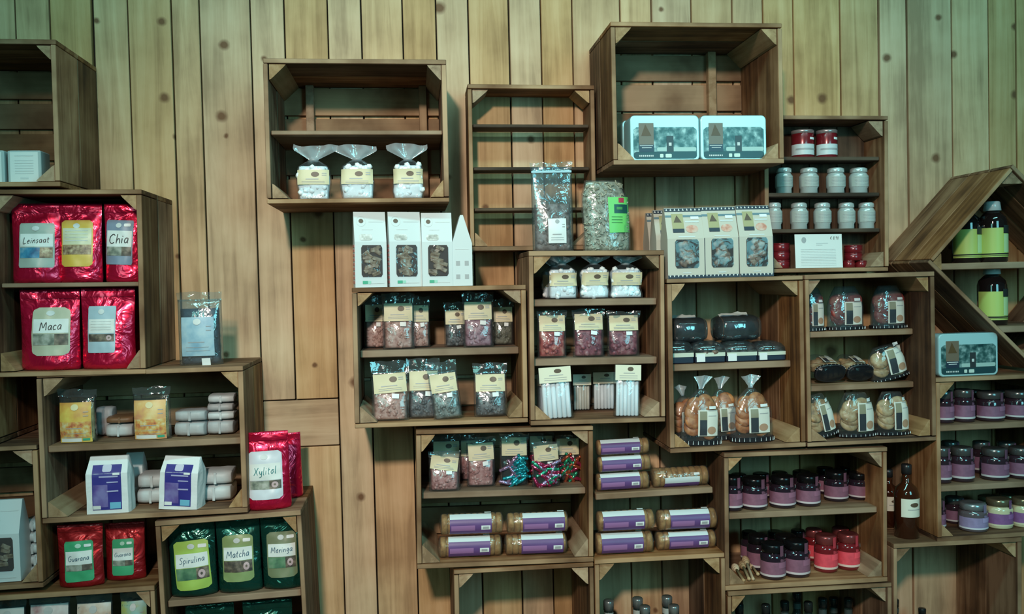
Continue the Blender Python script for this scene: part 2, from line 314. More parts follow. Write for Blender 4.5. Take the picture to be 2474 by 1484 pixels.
def lines(parent, name, mat, fy, rows, off=0.0014, a=0, piv=(0, 0)):
    mb = MB()
    for x0, x1, z, h in rows:
        def fn(u, v):
            x, zz = rot2(x0 + (x1-x0)*u, z + h*(v-0.5), piv[0], piv[1], a); return (x, fy(x, zz) - off, zz)
        mb.grid(fn, 4, 1)
    return obj(name, mb, mat, parent, kind='stuff')
def words(parent, s, mat, fy, cx, cz, w, off=0.0016, a=0, hmax=1.0, name='lettering'):
    vs, fs = text_raw(s); xs = [v[0] for v in vs]; zs = [v[1] for v in vs]
    k = min(w/(max(xs)-min(xs)), hmax/(max(zs)-min(zs))); mx = (max(xs)+min(xs))/2; mz = (max(zs)+min(zs))/2; mb = MB(); out = []
    for x, z in vs:
        X, Z = rot2(cx + (x-mx)*k, cz + (z-mz)*k, cx, cz, a); out.append((X, fy(X, Z) - off, Z))
    mb.add(out, fs); return obj(name, mb, mat, parent, kind='stuff')
def bars(parent, fy, x0, x1, z0, z1, off=0.0012, name='barcode'):
    o = decal(parent, name, STICK, fy, x0, x1, z0, z1, off=off, n=(3, 2)); w = x1-x0; h = z1-z0
    rows = []; mb = MB(); x = x0 + w*0.1
    while x < x1 - w*0.1:
        b = w*random.choice((0.03, 0.05, 0.07))
        xx = x
        mb.grid(lambda u, v: (xx+b*u, fy(xx+b*u, z0+h*(0.2+0.6*v)) - off - 0.0004, z0+h*(0.2+0.6*v)), 1, 1); x += b + w*random.choice((0.03, 0.05))
    obj('barcode_bars', mb, INK, o, kind='stuff'); return o

# ------------------------------------------------------------------ the room: floor, plank wall
def struct(name, mb, mat):
    o = obj(name, mb, mat); o['kind'] = 'structure'; return o
FLOORM = wood('floor_boards', 'x', (0.08, 0.055, 0.035), (0.15, 0.105, 0.07), (0.22, 0.16, 0.11), rv=0.05, gs=0.6)
struct('floor', MB().box(-2.6, 3.4, -5.2, 0.05, -0.05, 0.0), FLOORM)
wall = struct('wall_back', MB().box(-2.6, 3.4, 0.022, 0.10, 0.0, 2.75), plain('wall_gap', (0.035, 0.028, 0.02), 0.9))
JX = [35, 118, 221, 307, 412, 480, 603, 685, 790, 871, 971, 1052, 1130, 1228, 1305, 1381, 1497, 1573, 1669, 1768, 1842, 1915, 2028, 2122, 2190, 2298, 2387, 2454]
WIDE = {221: 0.010, 2122: 0.009, 2190: 0.007}
J = [(at(x, 0, 0)[0], WIDE.get(x, 0.0042 + 0.0015*random.random())) for x in JX]
x = J[0][0]
while x > -2.5: x -= random.choice((0.10, 0.13, 0.155)); J.insert(0, (x, 0.005))
x = J[-1][0]
while x < 3.3: x += random.choice((0.10, 0.13, 0.155)); J.append((x, 0.005))
def plank(x0, x1, z0, z1, mat=WALLZ):
    y = -random.random()*0.0025; cx, cz = (x0+x1)/2, (z0+z1)/2
    mb = MB().box(x0-cx, x1-cx, y, 0.0215, z0-cz, z1-cz, 0.0016)
    return obj('plank', mb, mat, wall, T(cx, 0, cz))
XA, XM, XB = at(603, 0, 0)[0], at(685, 0, 0)[0], at(790, 0, 0)[0]
ZU, ZL = at(725, 966, 0)[1], at(725, 1080, 0)[1]
for (a, ga), (b, gb) in zip(J[:-1], J[1:]):
    x0, x1 = a + ga/2, b - gb/2
    if abs(a-XA) < 1e-4 or abs(a-XM) < 1e-4:
        plank(x0, x1, ZU+0.002, 2.74); plank(x0, x1, 0.0, ZL-0.002)
    else: plank(x0, x1, 0.0, 2.74)
plank(XA+0.0025, XB-0.0025, ZL+0.002, ZU-0.002, WALLX)

# ------------------------------------------------------------------ crates
CT = 0.013      # board thickness
class Crate: pass
C = {}
def crate_at(key, cx, cz, w, h, tilt, dep, label, back=None, shelves=(), nside=2, shelf_mat=None, recess=0.03, sx=None, group='weathered fruit crates on the wall', post=0.042, battens=(), vback=0):
    """cx, cz: middle of the crate bottom; tilt in degrees, clockwise seen from the room. Local frame: y from -dep (front) to 0 (wall)."""
    c = Crate(); c.w, c.h, c.dep, c.recess = w, h, dep, recess
    c.M = T(cx, -0.004, cz) @ R(tilt, 'Y'); c.Mi = c.M.inverted(); c.lv = {0: CT, 'top': h}
    root = thing('wooden_crate', label, 'crate', c.M, group); c.root = root
    rnd = random.Random(str(key)); hw = w/2; j = lambda s=0.0015: (rnd.random()-0.5)*2*s
    # slats of the four sides, split along the depth
    for side in range(4):
        e = 0.004; ys = [-dep + dep*k/nside for k in range(nside+1)]
        for k in range(nside):
            y0, y1 = ys[k] + (e/2 if k else 0), ys[k+1] - (e/2 if k < nside-1 else 0); f = j(0.0025) if k == 0 else 0
            if side == 0: b = (-hw, hw, y0+f, y1, 0, CT+j()); m = CW['x']
            elif side == 1: b = (-hw, hw, y0+f, y1, h-CT+j(), h); m = CW['x']
            elif side == 2: b = (-hw, -hw+CT+j(), y0+f, y1, CT+0.0018, h-CT-0.0018); m = CW['z']
            else: b = (hw-CT+j(), hw, y0+f, y1, CT+0.0018, h-CT-0.0018); m = CW['z']
            mx, my, mz = (b[0]+b[1])/2, (b[2]+b[3])/2, (b[4]+b[5])/2
            obj('slat', MB().box(b[0]-mx, b[1]-mx, b[2]-my, b[3]-my, b[4]-mz, b[5]-mz, 0.0014), m, root, T(mx, my, mz))
    # triangular corner posts running the depth
    for sx_ in (-1, 1):
        for sz in (-1, 1):
            q = post*(0.85+0.35*rnd.random()); q2 = post*(0.85+0.35*rnd.random())
            X = sx_*(hw-CT-0.002); Z = CT+0.002 if sz < 0 else h-CT-0.002
            pts = [(X, Z), (X - sx_*q, Z), (X - sx_*q*0.9, Z - sz*q2*0.14), (X - sx_*q*0.12, Z - sz*q2*0.94), (X, Z - sz*q2)]
            if sx_*sz > 0: pts = pts[::-1]
            y0 = -dep + 0.004 + rnd.random()*0.004
            obj('corner_post', MB().prism(pts, y0, -0.015), CB, root)
    if back:
        n = back; zs = [CT + (h-2*CT)*k/n for k in range(n+1)]
        for k in range(n):
            g = 0.012*rnd.random()+0.005
            z0, z1 = zs[k]+g/2, zs[k+1]-g/2; mz = (z0+z1)/2
            obj('back_slat', MB().box(-hw+CT, hw-CT, -0.013, 0.0, z0-mz, z1-mz, 0.001), CW['x'], root, T(0, 0, mz))
    if vback:  # dark slats added to paint in the shade on the wall behind
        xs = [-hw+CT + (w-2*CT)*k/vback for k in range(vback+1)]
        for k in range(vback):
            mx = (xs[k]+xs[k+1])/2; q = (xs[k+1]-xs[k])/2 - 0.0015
            obj('back_slat', MB().box(-q, q, -0.010, 0.0, CT, h-CT, 0.001), SHADEZ, root, T(mx, 0, 0))
    for (bx, bw, bm) in battens:
        obj('batten', MB().box(-bw/2, bw/2, -0.04, -0.014, CT, h-CT, 0.002), bm, root, T(bx, 0, 0))
    for i, s in enumerate(shelves):
        x, y = s[0], s[1]; th = s[2] if len(s) > 2 else 0.018
        X, Z = at(x, y, dep-recess); p = c.Mi @ Vector((X, -(dep-recess), Z)); z = p.z
        s0, s1 = sx or (-hw+CT+0.002, hw-CT-0.002)
        obj('shelf', MB().box(s0, s1, -dep+recess, -0.02, -th, 0, 0.002), shelf_mat or SHW, root, T(0, 0, z)); c.lv[i+1] = z
    C[key] = c; return c
def crate(key, x0, x1, ytl, ytr, ybl, ybr, label, dep=0.30, w=None, h=None, **kw):
    P = [at(x0, ytl, dep), at(x1, ytr, dep), at(x0, ybl, dep), at(x1, ybr, dep)]
    ww = (P[1][0]-P[0][0]+P[3][0]-P[2][0])/2; hh = (P[0][1]-P[2][1]+P[1][1]-P[3][1])/2
    tilt = math.degrees(math.atan(((P[0][1]-P[1][1])+(P[2][1]-P[3][1]))/2/ww))
    if h:   # keep the top edge, set the height
        cx = (P[0][0]+P[1][0])/2; cz = (P[0][1]+P[1][1])/2; a = math.radians(tilt); hh = h; cx -= math.sin(a)*h; cz -= math.cos(a)*h
    else: cx = (P[2][0]+P[3][0])/2; cz = (P[2][1]+P[3][1])/2
    if w:
        cx += (ww-w)/2*(1 if w > 0 else 1); ww = w
    return crate_at(key, cx, cz, ww, hh, tilt, dep, label, **kw)
def top_tilt(key, x0, x1, yl, yr, h, label, dep=0.30, **kw):
    A, B = at(x0, yl, dep), at(x1, yr, dep); ww = B[0]-A[0]; tilt = math.degrees(math.atan((A[1]-B[1])/ww))*0.7
    a = math.radians(tilt); cx, cz = (A[0]+B[0])/2 - math.sin(a)*h, (A[1]+B[1])/2 - math.cos(a)*h
    return crate_at(key, cx, cz, ww, h, tilt, dep, label, **kw)

crate('TL', -300, 148, 92, 95, 453, 452, 'slatted wooden crate at the top left edge, holding two small white boxes', back=4)
crate('B', -12, 354, 459, 457, 911, 904, 'wooden crate packed with shiny red pouches on two levels', shelves=[(180, 683, 0.012)], recess=0.02, back=5)
crate('D', 103, 600, 905, 881, 1262, 1241, 'wide wooden crate with yellow bags above white flour bags', shelves=[(330, 1068)], recess=0.02, back=4)
top_tilt('F', 375, 727, 1261, 1230, 0.50, 'wooden crate holding the dark green pouches', shelves=[(560, 1438)], recess=0.02, back=5)
top_tilt('GL', -85, 374, 1445, 1413, 0.50, 'wooden crate at the bottom left corner below two red pouches', back=5)
crate('H', -350, 107, 1098, 1072, 1447, 1420, 'wooden crate at the left edge holding a white window box', back=4)
crate('G2', -470, -16, 735, 722, 1094, 1079, 'dark wooden crate side just left of the yellow bags crate', back=4)
crate('I', 645, 1086, 143, 143, 491, 490, 'wooden crate with three tied white sweet bags under its shelf', shelves=[(870, 316, 0.012)], recess=0.01, back=4,
      battens=[(-0.155, 0.024, CB), (0.185, 0.024, CW['z'])])
crate('K', 857, 1276, 697, 687, 1034, 1022, 'wooden crate with header-labelled sweet bags, below the white window boxes', shelves=[(1060, 843, 0.020)], recess=0.07, back=4)
crate('M', 1281, 1607, 607, 604, 1028, 1019, 'upright wooden crate with white, red and stick-shaped sweets', shelves=[(1440, 722, 0.020), (1440, 865, 0.020)], recess=0.03, back=5)
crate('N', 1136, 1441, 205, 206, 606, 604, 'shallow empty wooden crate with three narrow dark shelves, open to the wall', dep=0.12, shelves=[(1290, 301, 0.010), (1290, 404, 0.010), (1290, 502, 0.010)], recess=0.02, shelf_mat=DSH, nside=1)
crate('P', 1481, 1894, 52, 58, 400, 394, 'topmost wooden crate, holding two pale tins', back=4, battens=[(0.135, 0.026, CB), (-0.225, 0.02, CW['z'])])
crate('R', 1618, 1946, 676, 664, 1093, 1081, 'upright wooden crate with trays above orange biscuit bags', shelves=[(1765, 876, 0.020)], recess=0.06, post=0.045)
crate('T', 1949, 2261, 664, 656, 1080, 1064, 'upright wooden crate with three levels of biscuit bags', shelves=[(2080, 798, 0.018), (2080, 927, 0.018)], recess=0.09)
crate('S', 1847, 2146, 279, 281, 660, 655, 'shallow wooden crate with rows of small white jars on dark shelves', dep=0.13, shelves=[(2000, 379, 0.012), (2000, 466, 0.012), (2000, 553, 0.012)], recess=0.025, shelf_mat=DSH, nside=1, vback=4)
crate('X', 1750, 2143, 1095, 1079, 1426, 1405, 'wooden crate with purple-labelled jam jars and wooden honey dippers', shelves=[(1940, 1232)], recess=0.03, back=None)
top_tilt('Z', 1757, 2152, 1428, 1407, 0.40, 'wooden crate of dark bottles under the jam jar crate', back=None)
crate('AD', 1007, 1434, 1041, 1028, 1373, 1358, 'wooden crate with glittering sweet bags above purple biscuit rolls', shelves=[(1215, 1184)], recess=0.04, back=4)
top_tilt('AA', 1436, 1750, 1352, 1336, 0.49, 'wooden crate with three bottle tops showing, bottom centre', back=None)
top_tilt('AB', 1096, 1433, 1377, 1359, 0.49, 'empty wooden crate at the bottom edge below the glittering sweets', back=None)
top_tilt('AC', 2157, 2467, 1313, 1298, 0.49, 'empty wooden crate in the bottom right corner', back=None)
crate('V', 2263, 2572, 914, 900, 1309, 1291, 'wooden crate of purple-labelled jars at the right edge', shelves=[(2400, 1022), (2400, 1167)], recess=0.02)
# diamond crate standing on its corner
Lx, Lz = at(2238, 634, 0.30); a45 = 44.0; ca, sa = math.cos(math.radians(a45)), math.sin(math.radians(a45))
U = crate_at('U', Lx + 0.24*ca, Lz - 0.24*sa, 0.48, 0.40, a45, 0.30, 'wooden crate turned on its corner like a diamond, with dark syrup bottles', back=None, nside=3)
def diamond_shelf(xl, xr, y):
    X0, Z = at(xl, y, 0.28); X1 = xr
    mb = MB().box(-(X1-X0)/2, (X1-X0)/2, -0.28, -0.02, -0.020, 0, 0.002)
    obj('shelf', mb, SHW, U.root, U.Mi @ T((X0+X1)/2, 0, Z)); return Z
UZ1 = diamond_shelf(2262, Lx + 0.52, 637); UZ2 = diamond_shelf(2404, Lx + 0.48, 789)
# plinths under the frame
PL = plain('plinth_paint', (0.08, 0.07, 0.06), 0.7)
fz = min((C['F'].M @ Vector((sx*C['F'].w/2, 0, 0))).z for sx in (-1, 1))
fx = C['F'].M.translation.x
struct('trim_1', MB().box(fx-0.19, fx+0.19, -0.29, -0.005, 0, fz-0.002, 0.004), PL)
# loose shelf board between two crates
def board(label, xl, xr, yl, yr, dep, th=0.018):
    A, B = at(xl, yl, dep), at(xr, yr, dep); L = math.hypot(B[0]-A[0], B[1]-A[1]); tl = math.degrees(math.atan2(A[1]-B[1], B[0]-A[0]))
    M = T((A[0]+B[0])/2, -0.004, (A[1]+B[1])/2) @ R(tl, 'Y')
    o = obj('shelf_board', MB().box(-L/2, L/2, -dep+0.004, -0.01, -th, 0, 0.002), SHW); o.matrix_world = M
    o['label'] = label; o['category'] = 'shelf board'
    c = Crate(); c.M = M; c.Mi = M.inverted(); c.lv = {0: 0.0, 'top': 0.0}; c.dep = dep; c.recess = 0; c.w = L; c.h = 0.02; return c
C['GAP'] = board('loose wooden shelf board carrying purple biscuit rolls between two crates', 1439, 1722, 1194, 1177, 0.27)

def spot(key, lvl, x0, x1, ytop, dep, d=0.0):
    """a place on level 'lvl' of a crate: returns (matrix at base centre, width, height)"""
    c = C[key]; z0 = c.lv[lvl]; xm = (x0+x1)/2
    def loc(x, y):
        X, Z = at(x, y, dep); return c.Mi @ Vector((X, -dep, Z))
    A, B = loc(x0, ytop), loc(x1, ytop); Tt = loc(xm, ytop)
    return c.M @ T((A.x+B.x)/2, -dep + 0.004 + d/2, z0 + 0.0006), B.x-A.x, Tt.z - z0

# ------------------------------------------------------------------ product builders (base centre at the origin, front towards -y)
def nz(x, z, s, k): return noise.noise(Vector((x*k, z*k, s*1.37)))
def flat(y): return lambda x, z: y
REDF = foil('red_foil', (0.70, 0.010, 0.06), 0.27); GREENF = foil('green_foil', (0.012, 0.075, 0.055), 0.2); DREDF = foil('deep_red_foil', (0.42, 0.015, 0.02), 0.4)

def pouch(M, w, h, d, mat, seed, wr=1.0):
    """stand-up pouch hull; returns (mesh builder, front surface)"""
    def th(t):
        if t < 0.06: return 0.80 + 0.2*(t/0.06)**0.5
        if t < 0.86: return (1 - ((t-0.06)/0.80)**1.7)*0.97 + 0.03
        return 0.03
    def hw(t): return w/2*(1 - 0.03*math.sin(math.pi*min(1, t*1.1)) - (0.04*((0.05-t)/0.05) if t < 0.05 else 0))
    def wv(x, z):
        t = z/h; e = max(0.0, 1-(2*x/w)**2)**0.5
        return wr*e*(0.0045*nz(x, z, seed, 20) + 0.002*nz(x, z, seed+5, 55) + (0.004*math.sin(z*150+3*nz(x, z, seed+9, 14)) * max(0, t-0.74)*2.5))
    def fy(x, z):
        t = min(1, max(0, z/h)); u = min(1, abs(x)/hw(t)); return -d/2*th(t)*(1-u*u)**0.7 + wv(x, z)
    rows = []
    for k in range(31):
        t = k/30; z = h*t; ring = []; H2 = hw(t)
        for i in range(36):
            a = 2*math.pi*i/36; s = math.sin(a); x = H2*math.cos(a)
            y = (-1 if s < 0 else 1)*d/2*th(t)*abs(s)**1.4
            ring.append((x, y + wv(x, z), z - (0.006*(x/H2)**2 * 0 if k == 0 else 0)))
        rows.append(ring)
    return MB().rings(rows), fy
def labelled_pouch(M, w, h, label, name='stand_up_pouch', mat=REDF, d=None, lab=None, word=None, ink=TEALINK, seed=0, cat='pouch', group=None, ang=0, wr=1.0):
    d = d or w*0.48; t = thing(name, label, cat, M @ R(ang, 'Z'), group)
    mb, fy = pouch(M, w, h, d, mat, seed, wr); body = obj('pouch_body', mb, mat, t, smooth=True)
    decal(t, 'top_seal', mat, fy, -w*0.47, w*0.47, h*0.885, h*0.955, off=0.0022, n=(14, 3))
    if lab:
        x0, x1, z0, z1 = [q*s for q, s in zip(lab['r'], (w, w, h, h))]; a = lab.get('a', 0); r = lab.get('round', 0.008); cx, cz = (x0+x1)/2, (z0+z1)/2; lw, lh = x1-x0, z1-z0
        L = decal(t, 'label', lab['mat'], fy, x0, x1, z0, z1, r=r, off=0.0016, n=(14, 20), a=a)
        P = dict(a=a, piv=(cx, cz))
        m = lab.get('inset', 0.04)
        w0, w1 = lab.get('white', (0.47, 0.76)); decal(L, 'name_panel', lab.get('wmat', PAPER), fy, x0+lw*m, x1-lw*m, z0+lh*w0, z0+lh*w1, off=0.0024, n=(12, 8), **P)
        p0, p1 = lab.get('pic', (0.22, 0.45))
        decal(L, 'label_picture', lab['picmat'], fy, x0+lw*m, x0+lw*0.62, z0+lh*p0, z0+lh*p1, off=0.0024, n=(10, 6), **P)
        decal(L, 'label_picture', lab.get('picmat2', PICDK), fy, x0+lw*0.62, x1-lw*m, z0+lh*p0, z0+lh*p1, off=0.0024, n=(6, 6), **P)
        if lab.get('flower', True): ellipse(L, 'flower_print', FLOWER, fy, x0+lw*0.78, z0+lh*(p0+p1)/2, lw*0.10, lh*(p1-p0)*0.36, off=0.0030, ring=0.35, seg=12)
        ellipse(L, 'emblem', PALEINK if lab.get('emb', 1) == 1 else lab['emb'], fy, cx - lw*0.02, z0+lh*0.88, lw*0.11, lh*0.055, off=0.0026, seg=12)
        if lab.get('stick', True): decal(t, 'price_sticker', STICK, fy, x0+lw*0.68, x0+lw*0.92, z0+lh*0.85, z0+lh*0.92, r=0.002, off=0.0030, n=(4, 3))
        if word: words(L, word, ink, fy, cx, z0+lh*(w0+w1)/2, lw*0.74, off=0.0034, a=a+lab.get('wa', 3), hmax=lh*(w1-w0)*0.62)
        else: lines(L, 'label_print', PALEINK, fy, [(x0+lw*0.12, x1-lw*0.15, z0+lh*(w0+(w1-w0)*q), 0.0016) for q in (0.25, 0.45, 0.65, 0.85)], off=0.0032, **P)
    return t
PICDK = picture('print_dark_plant', [(0.03, 0.03, 0.03), (0.10, 0.08, 0.06), (0.25, 0.2, 0.15)], 60)
PICGN = picture('print_green_field', [(0.03, 0.10, 0.06), (0.10, 0.22, 0.12), (0.2, 0.3, 0.2)], 30)
PICBR = picture('print_brown_seed', [(0.10, 0.06, 0.04), (0.3, 0.2, 0.12), (0.55, 0.45, 0.3)], 90)
PICBL = picture('print_blue_flower', [(0.02, 0.10, 0.22), (0.05, 0.25, 0.42), (0.3, 0.5, 0.6)], 35)
PICGY = picture('print_grey_plant', [(0.10, 0.12, 0.10), (0.25, 0.27, 0.22), (0.4, 0.4, 0.36)], 60)
FLOWER = plain('print_flower', (0.52, 0.36, 0.38), 0.5)

def blobs(mb, n, fy, w, z0, z1, d, r, seed, flat_=1.0, edge=0.92):
    rnd = random.Random(seed)
    for k in range(n):
        z = z0 + r + (z1-z0-2*r)*((k+rnd.random())/n); x = (rnd.random()*2-1)*(w/2-r)*edge; f = fy(x, z)
        y = f + r*0.9 + (rnd.random()**2)*0.008; q = r*(0.8+0.45*rnd.random())
        mb.blob((x, y, z), (q, q*0.9, q*flat_*(0.85+0.3*rnd.random())), R(rnd.random()*180, 'Y') @ R(rnd.random()*180, 'X'))
    return mb
def pillow_fy(w, h, d, zf, seed):
    def fy(x, z):
        t = max(0.0, min(1.0, z/zf)); u = min(1, abs(x)/(w/2))
        th = (0.55+0.45*math.sin(math.pi*min(1, t*0.9+0.1))) if z < zf else max(0.06, 0.55*(1-(z-zf)/max(0.001, (h-zf))*1.3))
        return -d/2*th*(1-u*u)**0.5 + 0.0015*nz(x, z, seed, 40)
    return fy
def hull(fy, w, z0, z1, nu=14, nv=14, shrink=1.0, back=True):
    """closed pillow from a front surface, mirrored behind"""
    rows = []
    for k in range(nv+1):
        z = z0 + (z1-z0)*k/nv; ring = []
        for i in range(nu+1):
            x = -w/2*shrink + w*shrink*i/nu; ring.append((x, fy(x, z)*shrink if i not in (0, nu) else 0, z))
        for i in range(nu-1, 0, -1):
            x = -w/2*shrink + w*shrink*i/nu; ring.append((x, -fy(x, z)*shrink*0.8, z))
        rows.append(ring)
    return MB().rings(rows)
def header_bag(M, w, h, label, seed, candy, lab=(0.60, 0.90), zf=0.58, tops=0.12, d=0.035, group=None, name='sweet_bag', la=0, n=60, cr=0.0062, film_=None, lean=0, roll=0, sticker=True, cat='sweet bag', lx=(-0.44, 0.44), labmat=None, emb=None, pic=None):
    t = thing(name, label, cat, M @ R(roll, 'Y') @ R(lean, 'X'), group)
    hz = h*zf; fy = pillow_fy(w, h, d, hz, seed)
    fin = lambda x, z: fy(x, z)*0.9
    mb = hull(lambda x, z: fy(x, z)*0.62, w*0.88, 0.004, hz, 10, 10)
    blobs(mb, n, fin, w*0.93, 0.001, hz+cr*0.5, d, cr, seed)
    obj('sweets', mb, candy, t, smooth=True, kind='stuff')
    obj('bag_film', hull(fy, w, 0.0, h*(0.93), 16, 16), film_ or FILM, t, smooth=True)
    # flattened top of the bag, crumpled
    obj('bag_top', MB().grid(lambda u, v: (w*(u-0.5)*(1+0.05*v), 0.006*nz(u*3, v*3, seed, 2.2)+ 0.004*math.sin(u*9+seed) - 0.002, h*(0.9+(0.1+tops)*v) + 0.006*nz(u, 0, seed+3, 4)), 12, 4), FILMB, t, smooth=True)
    z0, z1 = h*lab[0], h*lab[1]; x0, x1 = w*lx[0], w*lx[1]; cx, cz = (x0+x1)/2, (z0+z1)/2; lw, lh = x1-x0, z1-z0; P = dict(a=la, piv=(cx, cz))
    L = decal(t, 'header_label', labmat or CREAM, fy, x0, x1, z0, z1, off=0.0016, n=(10, 6), a=la)
    ellipse(L, 'emblem', emb or BROWNINK, fy, cx + lw*(0.10 if not emb else 0.0), cz + lh*(0.20 if not emb else 0.38), lw*0.12, lh*(0.15 if not emb else 0.08), off=0.0028, seg=14, a=la)
    lines(L, 'label_print', GREYINK, fy, [(cx-lw*0.28, cx+lw*0.22, cz-lh*0.14, 0.0022), (cx-lw*0.36, cx+lw*0.34, cz-lh*0.27, 0.0011), (cx-lw*0.36, cx+lw*0.36, cz-lh*0.36, 0.0011), (cx+lw*0.27, cx+lw*0.42, cz+lh*0.26, 0.002), (cx+lw*0.27, cx+lw*0.42, cz+lh*0.16, 0.002)], off=0.0028, **P)
    if pic: decal(L, 'label_picture', pic, fy, x0+lw*0.01, x1-lw*0.01, z0+lh*0.12, z0+lh*0.52, off=0.0024, n=(10, 6)); decal(L, 'white_field', PAPER, fy, x0+lw*0.05, x1-lw*0.30, z0+lh*0.02, z0+lh*0.11, off=0.0024, n=(8, 2)); decal(L, 'green_field', plain('eco_green', (0.05, 0.36, 0.22), 0.5), fy, x1-lw*0.27, x1-lw*0.06, z0+lh*0.04, z0+lh*0.10, off=0.0026, n=(4, 2))
    if sticker: decal(t, 'price_sticker', STICK, fy, w*0.05, w*0.24, z0-lh*0.30, z0-lh*0.06, off=0.002, n=(3, 3), a=random.uniform(-8, 8))
    return t
def tied_bag(M, w, h, label, seed, d=0.05, group=None, flare=1.0, fr=0.30):
    """square-bottomed bag of white sweets, tied at the neck with a fanned-out top"""
    t = thing('tied_sweet_bag', label, 'sweet bag', M, group); hb = h*(1-fr); rnd = random.Random(seed)
    def hw(z):
        q = z/hb
        if q < 0.78: return w/2*(1.0 - 0.05*math.sin(q*9+seed))
        return w/2*(1.0 - 0.72*((q-0.78)/0.22)**1.3)
    def sec(z, k=1.0, wob=0.0012):
        ring = []
        for i in range(28):
            a = 2*math.pi*i/28; c, s = math.cos(a), math.sin(a); e = 0.45
            x = hw(z)*k*math.copysign(abs(c)**e, c); y = d/2*(hw(z)/(w/2))*k*math.copysign(abs(s)**e, s)
            ring.append((x + wob*nz(c*2, z*60, seed, 1), y + wob*2*nz(x*40, z*40, seed+2, 1), z))
        return ring
    def fy(x, z):
        u = min(0.999, abs(x)/hw(min(z, hb))); return -d/2*(hw(min(z, hb))/(w/2))*(1-u**(2/0.45))**(0.45/2) - 0.0006
    core = MB().rings([sec(0.003 + (hb*0.80)*k/10, 0.9, 0.003) for k in range(11)])
    for k in range(26):
        z = 0.006 + hb*0.80*rnd.random(); x = (rnd.random()*2-1)*hw(z)*0.85
        core.blob((x, fy(x, z)*0.80, z), (0.010, 0.005, 0.009), R(rnd.random()*180, 'Y'))
    obj('sweets', core, SWEETW, t, smooth=True, kind='stuff')
    obj('bag_film', MB().rings([sec(hb*k/18) for k in range(19)]), FILM, t, smooth=True)
    obj('neck_tie', MB().lathe([(w*0.13, hb-0.004), (w*0.15, hb), (w*0.13, hb+0.005)], 14), plain('grey_tie', (0.25, 0.27, 0.28), 0.4), t, smooth=True)
    fw = w*0.66*flare; sk = rnd.uniform(-0.3, 0.3); tips = [rnd.uniform(0.72, 1.0) for _ in range(4)]
    def fan(u, v):
        a = (u-0.5)*2; k = min(2.999, u*3); i = int(k); top = tips[i]*(1-(k-i)) + tips[i+1]*(k-i)
        x = a*(w*0.12 + (fw-w*0.12)*min(1, v*1.5)) + sk*v*w*0.35
        return (x, -0.004 - 0.010*v + 0.007*math.sin(a*7+seed)*v, hb + (h-hb)*v*top*(1.0 + 0.12*math.sin(a*3+seed)))
    obj('bag_top', MB().grid(fan, 18, 8), FILMH, t, smooth=True)
    z0, z1 = hb*0.37, hb*0.74
    L = decal(t, 'label', CREAM, fy, -w*0.47, w*0.47, z0, z1, off=0.0012, n=(14, 8))
    lh = z1-z0; ellipse(L, 'emblem', BROWNINK, fy, w*0.06, z0+lh*0.68, w*0.12, lh*0.17, off=0.002)
    lines(L, 'label_print', GREYINK, fy, [(-w*0.22, w*0.16, z0+lh*0.36, 0.0026), (-w*0.34, w*0.34, z0+lh*0.20, 0.0011), (-w*0.34, w*0.34, z0+lh*0.11, 0.0011), (w*0.26, w*0.40, z0+lh*0.75, 0.002), (w*0.26, w*0.40, z0+lh*0.62, 0.002)], off=0.002)
    return t
SWEETW = plain('white_sweets', (0.78, 0.80, 0.80), 0.5, bump=0.3)

